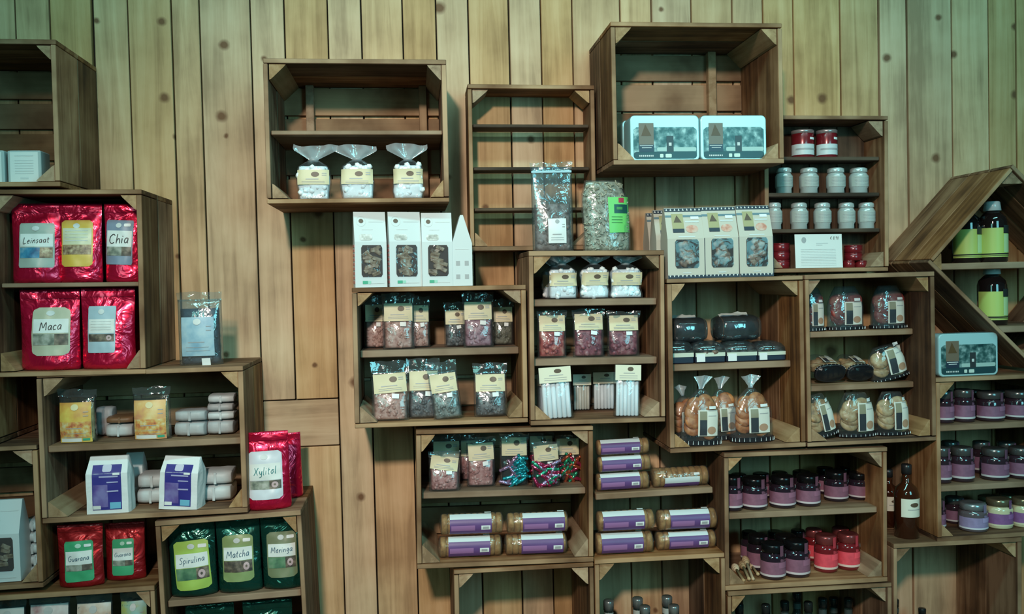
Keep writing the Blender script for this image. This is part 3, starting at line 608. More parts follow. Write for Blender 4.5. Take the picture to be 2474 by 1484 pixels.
def window_box(M, w, h, d, label, seed, group=None, side=False, red=True, green=True):
    """white carton: upright front, gabled sides, window with wafers"""
    t = thing('window_box', label, 'carton', M @ R(90 if side else 0, 'Z'), group); g = h*0.60; rd = d*0.14
    body = obj('carton', MB().prismx([(-d/2, 0), (d/2, 0), (d/2, g), (rd/2, h), (-rd/2, h), (-d/2, g)][::-1], -w/2, w/2), WHITE, t)
    def fy(x, z): return -d/2 if z <= g else -d/2 + (z-g)/(h-g)*(d/2-rd/2)
    # window opening, its contents and its film
    wx0, wx1, wz0, wz1 = -w*0.30, w*0.36, h*0.135, h*0.555
    decal(t, 'window_recess', plain('window_shadow', (0.05, 0.03, 0.025), 0.8), fy, wx0, wx1, wz0, wz1, r=0.004, off=0.0006)
    mb = MB(); rnd = random.Random(seed)
    for k in range(15):
        x = wx0+0.012+(wx1-wx0-0.024)*rnd.random(); z = wz0+0.009+(wz1-wz0-0.018)*(k/14)
        Mb = T(x, -d/2-0.0008, z) @ R(rnd.uniform(-40, 40), 'Y') @ R(rnd.uniform(-20, 20), 'X'); q = MB().box(-0.012, 0.012, -0.003, 0.002, -0.006, 0.006, 0.0015)
        vs = [Mb @ Vector(v) for v in q.v]
        vs = [(min(max(v.x, wx0+0.001), wx1-0.001), v.y, min(max(v.z, wz0+0.001), wz1-0.001)) for v in vs]; mb.add(vs, q.f)
    obj('wafers', mb, picture('wafer_%d' % (seed % 3), [(0.09, 0.05, 0.03), (0.24, 0.16, 0.10), (0.36, 0.29, 0.21)], 70), t, kind='stuff')
    decal(t, 'window_film', FILM, lambda x, z: -d/2-0.0048, wx0, wx1, wz0, wz1, r=0.004, off=0.0)
    ellipse(t, 'emblem', PALEINK, fy, -w*0.27, h*0.875, w*0.145, h*0.070, off=0.001, ring=0.93, seg=24)
    ellipse(t, 'emblem_centre', BROWNINK, fy, -w*0.27, h*0.878, w*0.075, h*0.028, off=0.0012, seg=14)
    lines(t, 'carton_print', PALEINK, fy, [(-w*0.03, w*0.44, h*0.875, 0.004), (-w*0.25, w*0.08, h*0.765, 0.002), (-w*0.02, w*0.40, h*0.055, 0.003)], off=0.001)
    decal(t, 'nut_drawing', picture('nut_drawing', [(0.25, 0.25, 0.23), (0.5, 0.5, 0.47), (0.75, 0.77, 0.76)], 80), fy, -w*0.34, w*0.06, h*0.62, h*0.70, r=0.006, off=0.001)
    if green: decal(t, 'green_mark', plain('eco_green', (0.05, 0.36, 0.22), 0.5), fy, -w*0.27, -w*0.11, h*0.045, h*0.085, off=0.001, n=(2, 2)); decal(t, 'green_mark', plain('pale_green', (0.30, 0.60, 0.48), 0.5), fy, -w*0.10, -w*0.01, h*0.045, h*0.085, off=0.001, n=(2, 2))
    if red:
        mb = MB()
        for k in range(9): mb.box(-w/2-0.0007, -w/2, -d/2+0.004, d/2-0.004, h*(0.05+k*0.06), h*(0.05+k*0.06)+h*0.034)
        obj('edge_marks', mb, plain('faded_red', (0.62, 0.25, 0.25), 0.5), t, kind='stuff')
    if side:   # panels printed on the gable side, which faces the room
        fs = lambda x, z: -0.0
        for i in (0, 1):
            for k in (0, 1):
                y = -d*0.22 + i*d*0.44; z = h*(0.13+0.19*k)
                obj('side_panel_mark', MB().box(-w/2-0.0008, -w/2, y-d*0.10, y+d*0.10, z-h*0.032, z+h*0.032), GREYINK, t)
        obj('side_panel_print', MB().box(-w/2-0.0008, -w/2, -d*0.34, d*0.34, h*0.515, h*0.523), PALEINK, t)
    return t
def kraft_box(M, w, h, d, label, seed, group=None, front=True):
    t = thing('gabled_box', label, 'carton', M, group); g = h*0.56; KR = plain('pale_kraft', (0.52, 0.49, 0.42), 0.6); NAVY = plain('navy_trim', (0.02, 0.03, 0.05), 0.5)
    obj('carton', MB().prismx([(-d/2, 0), (d/2, 0), (d/2, g), (0.006, h), (-0.006, h), (-d/2, g)][::-1], -w/2, w/2), KR, t)
    def fy(x, z): return -d/2 if z <= g else -d/2 + (z-g)/(h-g)*(d/2-0.006)
    for zz0, zz1 in ((0.0, 0.045), (0.945, 0.995)):
        b = decal(t, 'border_band', NAVY, fy, -w/2, w/2, h*zz0, h*zz1, off=0.0008, n=(2, 1)); mb = MB()
        for k in range(9):
            x = -w/2 + w*(k+0.5)/9
            def fn(u, v): z = h*(zz0 + (zz1-zz0)*(0.35+0.6*v)); xx = x + w*0.025*(u-0.5)*(2*v if zz0 == 0 else 2*(1-v)); return (xx, fy(xx, z)-0.0014, z)
            mb.grid(fn, 1, 1)
        obj('border_teeth', mb, PAPER, b, kind='stuff')
    decal(t, 'top_stripe', plain('blue_grey_stripe', (0.12, 0.2, 0.24), 0.5), fy, -w/2, w/2, h*0.865, h*0.895, off=0.0008)
    obj('side_edge', MB().box(w/2-0.0005, w/2+0.0008, -d/2-0.001, -d/2+0.004, 0.0, g), NAVY, t)
    pl = decal(t, 'emblem_plate', plain('olive_plate', (0.36, 0.33, 0.17), 0.5), fy, -w*0.33, -w*0.02, h*0.70, h*0.915, off=0.0014)
    mb = MB(); q = [(-w*0.19, h*0.895), (-w*0.29, h*0.79), (-w*0.07, h*0.79)]; mb.add([(x, fy(x, z)-0.002, z) for x, z in q], [(0, 1, 2)]); obj('emblem', mb, BROWNINK, pl)
    decal(pl, 'plate_base', NAVY, fy, -w*0.33, -w*0.02, h*0.645, h*0.70, off=0.0014)
    decal(t, 'fruit_print', picture('fruit_print', [(0.60, 0.50, 0.42), (0.62, 0.33, 0.25), (0.45, 0.16, 0.10)], 60), fy, w*0.02, w*0.36, h*0.64, h*0.75, r=0.014, off=0.0010)
    decal(t, 'price_sticker', STICK, fy, w*0.18, w*0.40, h*0.835, h*0.875, off=0.0016); lines(t, 'carton_print', PALEINK, fy, [(w*0.02, w*0.40, h*0.80, 0.004), (-w*0.2, w*0.25, h*0.585, 0.003), (-w*0.1, w*0.12, h*0.075, 0.003)], off=0.001)
    wx0, wx1, wz0, wz1 = -w*0.30, w*0.34, h*0.14, h*0.545
    decal(t, 'window_recess', plain('window_dark', (0.03, 0.025, 0.025), 0.8), fy, wx0, wx1, wz0, wz1, r=0.005, off=0.0006)
    mb = MB(); rnd = random.Random(seed)
    for k in range(11): mb.blob((wx0+0.017+(wx1-wx0-0.034)*((k*0.43+0.3*rnd.random()) % 1), -d/2-0.0002, wz0+0.014+(wz1-wz0-0.028)*k/10), (0.0165, 0.0024, 0.0125), R(rnd.uniform(-60, 60), 'Y'))
    obj('biscuits', mb, picture('brown_biscuit', [(0.07, 0.04, 0.03), (0.20, 0.13, 0.095), (0.34, 0.25, 0.19)], 60), t, smooth=True, kind='stuff')
    decal(t, 'window_film', film('window_film', (0.92, 0.93, 0.94), 0.02, 0.025, 24), lambda x, z: -d/2-0.0042+0.0015*nz(x, z, seed, 40), wx0, wx1, wz0, wz1, r=0.005, off=0.0, n=(10, 10))
    return t
def tin(M, w, h, label, seed, d=0.075, group=None):
    t = thing('photo_tin', label, 'tin', M, group); TM = plain('cyan_lit_tin', (0.44, 0.72, 0.76), 0.25, 0.25, coat=0.4); r = 0.014  # reflected cyan light is put into the base colour of a whitish tin
    def rr(w, h, r, z0=0.0):
        pts = []
        for cx, cz, a0 in ((w/2-r, h-r, 0), (-w/2+r, h-r, 90), (-w/2+r, z0+r, 180), (w/2-r, z0+r, 270)):
            for k in range(6): a = math.radians(a0+90*k/5); pts.append((cx+r*math.cos(a), cz+r*math.sin(a)))
        return pts
    P = rr(w, h, r); rows = []
    for y, k in ((d/2, 1), (-d/2+0.004, 1), (-d/2+0.001, 0.99), (-d/2, 0.97)):
        rows.append([(x*k, y, h/2+(z-h/2)*k) for x, z in P])
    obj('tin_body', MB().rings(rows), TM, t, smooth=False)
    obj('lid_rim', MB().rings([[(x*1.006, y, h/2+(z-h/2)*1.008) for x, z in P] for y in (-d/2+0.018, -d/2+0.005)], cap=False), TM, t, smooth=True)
    fy = flat(-d/2)
    ph = decal(t, 'photo_print', picture('tin_landscape', [(0.01, 0.04, 0.045), (0.03, 0.09, 0.09), (0.12, 0.22, 0.22), (0.35, 0.5, 0.5)], 55, 0.3), fy, -w*0.46, w*0.46, h*0.045, h*0.74, r=0.009, off=0.0006)
    decal(ph, 'pale_ground', plain('print_pale_ground', (0.36, 0.50, 0.47), 0.35), fy, -w*0.12, w*0.45, h*0.21, h*0.30, r=0.004, off=0.0010)
    decal(ph, 'dark_ground', plain('print_dark_ground', (0.015, 0.05, 0.06), 0.35), fy, -w*0.455, w*0.455, h*0.05, h*0.205, r=0.008, off=0.0011)
    decal(ph, 'dark_post', plain('print_dark_post', (0.03, 0.035, 0.04), 0.35), fy, w*0.02, w*0.12, h*0.19, h*0.55, off=0.0012)
    decal(ph, 'post_sign', PALEINK, fy, w*0.05, w*0.09, h*0.33, h*0.40, off=0.0016, n=(2, 2))
    for a, b in ((-0.08, -0.03), (0.0, 0.09)): decal(ph, 'white_stone', plain('print_stone', (0.55, 0.66, 0.6), 0.35), fy, w*a, w*b, h*0.075, h*0.155, r=0.002, off=0.0014)
    pl = decal(t, 'emblem_plate', plain('brown_plate', (0.16, 0.12, 0.085), 0.35), fy, -w*0.38, -w*0.165, h*0.36, h*0.83, off=0.0016, n=(2, 2))
    mb = MB().add([(x, -d/2-0.0022, z) for x, z in ((-w*0.285, h*0.80), (-w*0.345, h*0.55), (-w*0.20, h*0.55))], [(0, 1, 2)]); obj('emblem', mb, plain('emblem_brown', (0.10, 0.055, 0.02), 0.4), pl)
    decal(pl, 'plate_base', plain('plate_navy', (0.02, 0.035, 0.06), 0.35), fy, -w*0.38, -w*0.165, h*0.20, h*0.36, off=0.0016, n=(2, 2))
    lines(pl, 'plate_print', PALEINK, fy, [(-w*0.37, -w*0.18, h*0.335, 0.002), (-w*0.34, -w*0.20, h*0.29, 0.002)], off=0.0022)
    lines(ph, 'bottom_print', PALEINK, fy, [(-w*0.38+k*w*0.027, -w*0.38+k*w*0.027+w*0.017, h*0.115, 0.0045) for k in range(8)], off=0.0018)
    return t
def cyl_fy(r, cy=0): return lambda x, z: cy - math.sqrt(max(1e-8, r*r - min(x*x, r*r*0.995)))
def cyl_decal(parent, name, mat, r, a0, a1, z0, z1, off=0.0006, n=14, nv=2):
    """band wrapped round an upright cylinder; angles in degrees, 0 = towards the room"""
    mb = MB(); q = r+off
    mb.grid(lambda u, v: (q*math.sin(math.radians(a0+(a1-a0)*u)), -q*math.cos(math.radians(a0+(a1-a0)*u)), z0+(z1-z0)*v), n, nv)
    return obj(name, mb, mat, parent, smooth=True)
JARC = {}
def jar(M, w, h, label, kind='purple', group=None, full=True, ang=0):
    """squat preserve jar with screw lid, wrap label and seal strip"""
    t = thing('preserve_jar', label, 'jar', M @ R(ang, 'Z'), group); r = w/2
    cols = {'purple': ((0.020, 0.011, 0.018), (0.24, 0.10, 0.155), (0.014, 0.013, 0.015), (0.58, 0.50, 0.52)),
            'plum': ((0.03, 0.016, 0.024), (0.22, 0.10, 0.17), (0.13, 0.13, 0.13), (0.52, 0.50, 0.52)),
            'red': ((0.16, 0.012, 0.016), (0.72, 0.07, 0.10), (0.30, 0.06, 0.06), (0.72, 0.52, 0.46)),
            'cream': ((0.60, 0.56, 0.36), (0.24, 0.10, 0.27), (0.22, 0.19, 0.12), (0.66, 0.62, 0.42)),
            'clear': ((0.10, 0.08, 0.09), (0.30, 0.24, 0.42), (0.30, 0.32, 0.34), (0.62, 0.62, 0.70))}[kind]
    G = plain('jar_glass_'+kind, cols[0], 0.08, 0, 0.6, coat=0.6); LB = plain('jar_label_'+kind, cols[1], 0.45, var=0.12, bscale=120); LD = plain('jar_lid_'+kind, cols[2], 0.22, 0.6); ST = plain('jar_stripe_'+kind, cols[3], 0.5)
    key = (kind, round(w, 3), round(h, 3))
    if key not in JARC:
        hb = h*0.74
        JARC[key] = (MB().lathe([(r*0.86, 0), (r*0.98, h*0.03), (r, h*0.07), (r, hb*0.86), (r*0.95, hb*0.95), (r*0.80, hb), (r*0.80, h*0.78)], 24).mesh('jar_glass', True),
                     MB().lathe([(r*0.86, h*0.765), (r*0.90, h*0.775), (r*0.90, h*0.965), (r*0.86, h*0.985), (r*0.80, h), (r*0.5, h*0.995), (r*0.05, h*0.995)], 24).mesh('lid', True))
    gm, lm = JARC[key]
    obj('jar_glass', gm, G, t); obj('lid', lm, LD, t)
    if full:
        L = cyl_decal(t, 'label', LB, r, -95, 95, h*0.17, h*0.53)
        cyl_decal(L, 'label_stripe', ST, r, -95, 95, h*0.115, h*0.175, 0.0011)
        cyl_decal(L, 'label_panel', plain('jar_panel_'+kind, tuple(min(1, c*1.35) for c in cols[1]), 0.45), r, 5, 52, h*0.36, h*0.52, 0.0011)
        mb = MB(); mb.grid(lambda u, v: ((r*0.93+0.0008)*math.sin(math.radians(14+22*u)), -(r*(1.0 if v < 0.3 else 0.93)+0.001)*math.cos(math.radians(14+22*u)), h*(0.50+0.49*v)), 4, 6)
        obj('seal_strip', mb, plain('seal_'+kind, tuple(min(1, c*0.7) for c in cols[1]), 0.25), t, smooth=True)
        mb = MB(); mb.grid(lambda u, v: ((r*0.99+0.001)*math.sin(math.radians(50+26*u)), -(r*0.99+0.001)*math.cos(math.radians(50+26*u)), h*(0.64+0.09*v)), 3, 1)
        obj('price_sticker', mb, STICK, t, smooth=True)
    return t
def white_jar(M, w, h, label, group=None):
    t = thing('spice_jar', label, 'jar', M, group); r = w/2; WJ = plain('white_enamel', (0.56, 0.62, 0.61), 0.2, 0.35, coat=0.4)
    key = ('white', round(w, 3), round(h, 3))
    if key not in JARC:
        JARC[key] = (MB().lathe([(r*0.86, 0), (r*0.9, h*0.02), (r*0.88, h*0.18), (r, h*0.26), (r, h*0.66), (r*0.80, h*0.78), (r*0.74, h*0.80)], 20).mesh('jar_body', True),
                     MB().lathe([(r*0.86, h*0.795), (r*0.90, h*0.81), (r*0.88, h*0.94), (r*0.70, h*0.985), (r*0.1, h)], 20).mesh('lid', True))
    b, l = JARC[key]; obj('jar_body', b, WJ, t); obj('lid', l, WJ, t)
    L = cyl_decal(t, 'label', plain('grey_label', (0.40, 0.44, 0.41), 0.5), r, -70, 75, h*0.26, h*0.67)
    mb = MB()
    for k in range(6):
        z = h*(0.31+0.055*k); mb.grid(lambda u, v: ((r+0.0012)*math.sin(math.radians(-50+100*u)), -(r+0.0012)*math.cos(math.radians(-50+100*u)), z+h*0.014*v), 8, 1)
    obj('label_print', mb, GREYINK, L, kind='stuff'); return t
def can(M, w, h, label, group=None, low=False):
    t = thing('round_tin', label, 'tin', M, group); r = w/2; RD = plain('red_enamel', (0.19, 0.012, 0.018), 0.25, 0.2, coat=0.4)
    obj('tin_body', MB().lathe([(r*0.97, 0), (r, h*0.02), (r, h*0.86), (r*0.97, h*0.88)], 24), RD, t, smooth=True)
    obj('lid', MB().lathe([(r*1.02, h*0.87), (r*1.02, h*0.985), (r*0.97, h), (r*0.1, h)], 24), plain('tin_lid', (0.5, 0.45, 0.45), 0.3, 0.6) if not low else RD, t, smooth=True)
    if not low:
        L = cyl_decal(t, 'label', WHITE, r, -95, 95, h*0.10, h*0.48); cyl_decal(L, 'label_print', GREYINK, r, -60, 60, h*0.27, h*0.33, 0.0012)
        cyl_decal(t, 'price_sticker', STICK, r, 15, 50, h*0.64, h*0.72)
    return t
def bottle(M, w, h, label, kind, group=None, full=True):
    t = thing('bottle', label, 'bottle', M, group); r = w/2
    if kind == 'syrup':
        obj('glass', MB().lathe([(r*0.9, 0), (r, h*0.02), (r, h*0.66), (r*0.9, h*0.74), (r*0.55, h*0.82), (r*0.42, h*0.84), (r*0.42, h*0.86)], 24), plain('dark_syrup_glass', (0.012, 0.008, 0.008), 0.06, coat=0.6), t, smooth=True)
        obj('cap', MB().lathe([(r*0.56, h*0.845), (r*0.60, h*0.85), (r*0.52, h*0.985), (r*0.46, h), (r*0.05, h)], 20), plain('frosted_cap', (0.55, 0.62, 0.62), 0.25, coat=0.4), t, smooth=True)
        L = cyl_decal(t, 'label', plain('lime_label', (0.46, 0.56, 0.14), 0.45), r, -95, 95, h*0.085, h*0.56)
        cyl_decal(L, 'label_stripe', BLACK, r, -95, 95, h*0.105, h*0.112, 0.0012); cyl_decal(L, 'label_stripe', BLACK, r, -95, 95, h*0.125, h*0.145, 0.0012)
        cyl_decal(L, 'label_glint_panel', plain('pale_lime', (0.50, 0.66, 0.34), 0.45), r, 10, 60, h*0.16, h*0.46, 0.0012)
        cyl_decal(t, 'logo_plate', plain('logo_dark', (0.02, 0.03, 0.03), 0.4), r, 8, 55, h*0.47, h*0.60, 0.0016)
    elif kind == 'amber':
        obj('glass', MB().lathe([(r*0.9, 0), (r, h*0.012), (r, h*0.60), (r*0.85, h*0.68), (r*0.45, h*0.74), (r*0.36, h*0.77), (r*0.36, h*0.90)], 24), plain('amber_glass', (0.038, 0.010, 0.004), 0.06, coat=0.7), t, smooth=True)
        obj('cap', MB().lathe([(r*0.42, h*0.87), (r*0.43, h*0.99), (r*0.38, h), (r*0.05, h)], 16), plain('dark_cap', (0.02, 0.02, 0.022), 0.3), t, smooth=True)
        L = cyl_decal(t, 'label', plain('cream_white_label', (0.72, 0.71, 0.6), 0.5), r, -55, 70, h*0.30, h*0.55)
        mb = MB(); mb.grid(lambda u, v: ((r+0.0014)*math.sin(math.radians(8+22*math.cos(6.283*u)*v)), -(r+0.0014)*math.cos(math.radians(8+22*math.cos(6.283*u)*v)), h*(0.47+0.03*math.sin(6.283*u)*v)), 12, 2); obj('emblem', mb, BROWNINK, L)
        cyl_decal(L, 'label_print', GREYINK, r, -25, 45, h*0.40, h*0.41, 0.0012)
    else:
        obj('glass', MB().lathe([(r*0.9, 0), (r, h*0.012), (r, h*0.58), (r*0.8, h*0.68), (r*0.42, h*0.76), (r*0.36, h*0.80), (r*0.36, h*0.93)], 20), plain('dark_bottle_glass', (0.012, 0.022, 0.02), 0.08, coat=0.6), t, smooth=True)
        obj('cap', MB().lathe([(r*0.42, h*0.90), (r*0.43, h*0.99), (r*0.38, h), (r*0.05, h)], 16), plain('steel_cap', (0.30, 0.33, 0.33), 0.25, 0.7) if kind == 'steel' else plain('black_cap', (0.02, 0.025, 0.025), 0.2, 0.3), t, smooth=True)
        cyl_decal(t, 'neck_band', plain('pale_neck', (0.42, 0.46, 0.44), 0.4) if kind == 'steel' else plain('dark_neck', (0.05, 0.07, 0.07), 0.4), r*0.36, -180, 180, h*0.82, h*0.88, 0.0008, 20)
    return t
BISC = {}
def roll_pack(M, w, h, label, seed, group=None, lab=(-0.40, 0.25), face=28, shade=0):
    """row of round cakes in clear film with a purple wrap label; lies along x"""
    t = thing('biscuit_roll', label, 'biscuit pack', M, group); r = h/2*0.96; n = max(5, round(w/0.019)); bw = w*0.93/n
    key = (round(r, 3), round(bw, 4))
    if key not in BISC: BISC[key] = MB().lathex([(r*0.80, -bw*0.5), (r*0.93, -bw*0.36), (r*0.96, 0), (r*0.93, bw*0.36), (r*0.80, bw*0.5)], 18).mesh('biscuit', True)
    BM = picture('golden_cake', [(0.20, 0.10, 0.04), (0.36, 0.21, 0.09), (0.46, 0.30, 0.15)], 55)
    for k in range(n): obj('biscuit', BISC[key], BM, t, T(-w*0.465 + bw*(k+0.5), 0, r))
    prof = [(r*0.25, -w*0.5), (r*0.7, -w*0.485), (r, -w*0.465), (r*1.02, -w*0.2), (r*1.0, 0.0), (r*1.02, w*0.2), (r, w*0.465), (r*0.7, w*0.485), (r*0.25, w*0.5)]
    obj('wrapper_film', MB().lathex(prof, 22, 0, r), film('gold_film', (0.98, 0.93, 0.82), 0.03, 0.10, 60), t, smooth=True)
    PU = plain('purple_wrap', (0.12, 0.055, 0.19), 0.4, var=0.1, bscale=30); PK = plain('mauve_wrap', (0.30, 0.14, 0.32), 0.4)
    def band(name, mat, x0, x1, a0, a1, off, par):
        q = r*1.02+off; mb = MB(); mb.grid(lambda u, v: (w*(x0+(x1-x0)*u), -q*math.cos(math.radians(a0+(a1-a0)*v)), r+q*math.sin(math.radians(a0+(a1-a0)*v))), 4, 8); return obj(name, mb, mat, par, smooth=True)
    L = band('label', PU, *lab, face-75, face+12, 0.0008, t); band('label_stripe', WHITE, *lab, face+8, face+42, 0.0012, L)
    band('label_shade', PK, lab[0]+0.02, lab[0]+(lab[1]-lab[0])*0.6, face-52, face-24, 0.0014, L)
    bc = band('barcode', STICK, lab[1]-0.16, lab[1]-0.02, face-48, face-26, 0.0016, t); band('barcode_bars', GREYINK, lab[1]-0.135, lab[1]-0.045, face-43, face-31, 0.0022, bc)
    band('price_sticker', STICK, lab[1]-0.10, lab[1]-0.0, face+50, face+64, 0.0012, t)
    return t
COOK = {}
def cookie_bag(M, w, h, label, seed, group=None, d=0.06, tone='orange', lean=0, roll=0, zl=(0.14, 0.50), n=9, tuft=True, turn=0, lx=(-0.14, 0.37)):
    """cellophane bag of round biscuits on a dark scalloped base"""
    t = thing('biscuit_bag', label, 'biscuit bag', M @ R(roll, 'Y') @ R(lean, 'X') @ R(turn, 'Z'), group); hb = h*0.80 if tuft else h*0.96; rnd = random.Random(seed)
    def hw(z):
        q = z/hb; return w/2*(1.0 if q < 0.5 else max(0.10 if tuft else 0.55, 1 - (0.9 if tuft else 0.45)*((q-0.5)/0.5)**1.7))
    def fy(x, z):
        W2 = hw(min(max(z, 0), hb)); u = min(1, abs(x)/W2); return -d/2*(W2/(w/2))**0.8*(1-u**3)**0.6 + 0.0015*nz(x, z, seed, 30)
    tones = {'orange': [(0.26, 0.07, 0.02), (0.46, 0.16, 0.05), (0.55, 0.24, 0.09)], 'tan': [(0.25, 0.14, 0.06), (0.45, 0.28, 0.13), (0.56, 0.40, 0.22)], 'red': [(0.14, 0.02, 0.02), (0.30, 0.05, 0.045), (0.36, 0.13, 0.08)]}[tone]
    CM = picture('biscuit_'+tone, tones, 60); r = min(w*0.28, 0.028)
    key = (round(r, 3), tone)
    if key not in COOK: COOK[key] = MB().lathe([(r*0.75, -r*0.3), (r*0.96, -r*0.16), (r, 0), (r*0.92, r*0.2), (r*0.6, r*0.34), (r*0.1, r*0.38)], 16).mesh('biscuit', True)
    for k in range(n):
        q = (k+0.5)/n; z = h*0.08 + r*0.7 + (hb*0.80-r*1.5)*q; x = (-1)**k*hw(z)*0.40*(1 if n > 4 else 0.6) + rnd.uniform(-0.004, 0.004)
        obj('biscuit', COOK[key], CM, t, T(x*0.95, fy(x, z)*0.35 + rnd.uniform(0, 0.006), z) @ R(rnd.uniform(55, 90), 'X') @ R(rnd.uniform(-15, 15), 'Y'))
    rows = []
    for k in range(19):
        z = hb*k/18; ring = []; W2 = hw(z)
        for i in range(24):
            a = 2*math.pi*i/24; x = W2*math.cos(a); s = math.sin(a); ring.append((x, (fy(x*0.999, z) if s < 0 else -fy(x*0.999, z)*0.9) if abs(s) > 1e-6 else 0, z))
        rows.append(ring)
    obj('bag_film', MB().rings(rows), FILM if tone != 'red' else FILMB, t, smooth=True)
    if tuft: obj('bag_tuft', MB().grid(lambda u, v: ((u-0.5)*(w*0.10+w*0.36*v**1.4) + rnd.uniform(-1, 1)*0.001 + 0.010*v*math.sin(seed), 0.008*math.sin(u*8+seed)*v, hb-0.004+(h-hb)*v*(1-0.3*abs(u-0.5))), 10, 5), FILMH, t, smooth=True)
    NV = plain('black_base', (0.012, 0.012, 0.016), 0.35)
    b = obj('base_tray', MB().rings([[(x*k, y*k, z) for x, y, _ in [(w/2*1.02*math.cos(2*math.pi*i/24), d/2*1.05*math.copysign(abs(math.sin(2*math.pi*i/24))**0.6, math.sin(2*math.pi*i/24)), 0) for i in range(24)]] for z, k in ((0, 0.94), (0.002, 1.0), (h*0.075, 1.01), (h*0.075, 0.9))]), NV, t)
    mb = MB()
    for i in range(13, 24):
        a = 2*math.pi*i/24; x = w/2*1.035*math.cos(a); y = d/2*1.07*math.copysign(abs(math.sin(a))**0.6, math.sin(a)); mb.add([(x-0.0012, y-0.001, h*0.02), (x+0.0012, y-0.001, h*0.02), (x+0.0004, y-0.001, h*0.07), (x-0.0004, y-0.001, h*0.07)], [(0, 1, 2, 3)])
    obj('base_teeth', mb, PALEINK, b, kind='stuff')
    x0, x1, z0, z1 = w*lx[0], w*lx[1], h*zl[0], h*zl[1]; lw, lh = x1-x0, z1-z0
    L = decal(t, 'label', plain('bag_label', (0.68, 0.67, 0.60), 0.45), fy, x0, x1, z0, z1, off=0.0014, n=(10, 8))
    decal(L, 'dark_panel', plain('label_dark', (0.03, 0.033, 0.04), 0.45), fy, x0+lw*0.08, x0+lw*0.44, z0+lh*0.02, z0+lh*0.62, off=0.0020); decal(L, 'plate_panel', plain('label_olive', (0.26, 0.24, 0.16), 0.45), fy, x0+lw*0.08, x0+lw*0.44, z0+lh*0.62, z0+lh*0.96, off=0.0020)
    ellipse(L, 'biscuit_print', plain('print_biscuit', (0.42, 0.25, 0.16), 0.5), fy, x0+lw*0.68, z0+lh*0.22, lw*0.22, lh*0.15, off=0.0022, seg=14)
    lines(L, 'label_print', GREYINK, fy, [(x0+lw*0.50, x1-lw*0.08, z1-lh*0.22, 0.002), (x0+lw*0.50, x1-lw*0.04, z1-lh*0.02, 0.0018)], off=0.0022)
    decal(t, 'price_sticker', STICK, fy, x0+lw*0.55, x0+lw*0.92, z1+lh*0.04, z1+lh*0.15, off=0.002, n=(3, 2))
    return t
def tray_pack(M, w, h, label, seed, d=0.14, group=None, sticker=True):
    t = thing('biscuit_tray', label, 'biscuit pack', M, group); NV = plain('navy_tray', (0.015, 0.02, 0.04), 0.35)
    obj('tray', MB().box(-w/2, w/2, -d/2, d/2, 0, h*0.42, 0.003), NV, t)
    obj('front_strip', MB().box(-w/2+0.001, w/2-0.001, -d/2-0.0016, -d/2+0.001, h*0.30, h*0.48), plain('pale_strip', (0.56, 0.60, 0.50), 0.45), t)
    mb = MB(); rnd = random.Random(seed)
    for k in range(14): mb.blob(((rnd.random()-0.5)*w*0.86, (rnd.random()-0.6)*d*0.8, h*(0.45+0.25*rnd.random())), (0.014, 0.014, 0.008), R(rnd.random()*60, 'X'))
    obj('biscuits', mb, picture('dark_biscuit', [(0.05, 0.03, 0.02), (0.16, 0.10, 0.07), (0.28, 0.2, 0.15)], 60), t, smooth=True, kind='stuff')
    obj('wrap_film', MB().rings([[(x*w/2*k, y*d/2*k, z) for x, y in ((-1, -1), (-0.3, -1.0), (0.3, -1.0), (1, -1), (1, 0), (1, 1), (0, 1), (-1, 1), (-1, 0))] for z, k in ((h*0.42, 0.99), (h*0.7, 0.97), (h*0.9, 0.8), (h, 0.5))]), film('dark_film', (0.5, 0.62, 0.72), 0.03, 0.10, 18), t, smooth=True)
    if sticker: obj('price_sticker', MB().box(-w*0.46, -w*0.18, -d/2-0.0028, -d/2-0.0018, h*0.06, h*0.42), STICK, t)
    return t
def loaf_pack(M, w, h, label, seed, d=0.11, group=None, name='wrapped_loaf', cols=None, tint='blue', clasp=True):
    t = thing(name, label, 'wrapped cake', M, group)
    def sec(x, k=1.0): return [(x, d/2*k*math.copysign(abs(math.cos(a))**0.7, math.cos(a)), h*0.5+h*0.5*k*math.copysign(abs(math.sin(a))**0.7, math.sin(a))) for a in [2*math.pi*i/20 for i in range(20)]]
    obj('cake', MB().rings([sec(-w*0.40, 0.7), sec(-w*0.38, 0.9), sec(0, 0.93), sec(w*0.38, 0.9), sec(w*0.40, 0.7)]), picture('dark_cake', [(0.03, 0.02, 0.015), (0.08, 0.05, 0.035), (0.13, 0.09, 0.07)], 40), t, smooth=True)
    obj('wrap_film', MB().rings([sec(-w*0.5, 0.35), sec(-w*0.44, 0.8), sec(-w*0.3, 1.0), sec(0, 0.98), sec(w*0.3, 1.0), sec(w*0.44, 0.8), sec(w*0.5, 0.4)]), film('blue_film', (0.45, 0.66, 0.82), 0.03, 0.16, 16), t, smooth=True)
    if clasp:
        rnd = random.Random(seed); mb = MB(); mb.grid(lambda u, v: ((u-0.6)*w*0.62, -d*0.1 + d*0.14*v, h*(0.97+0.10*v) + 0.006*nz(u, v, seed, 5)), 10, 3); obj('paper_flap', mb, plain('paper_flap', (0.50, 0.49, 0.45), 0.5), t, smooth=True)
    return t
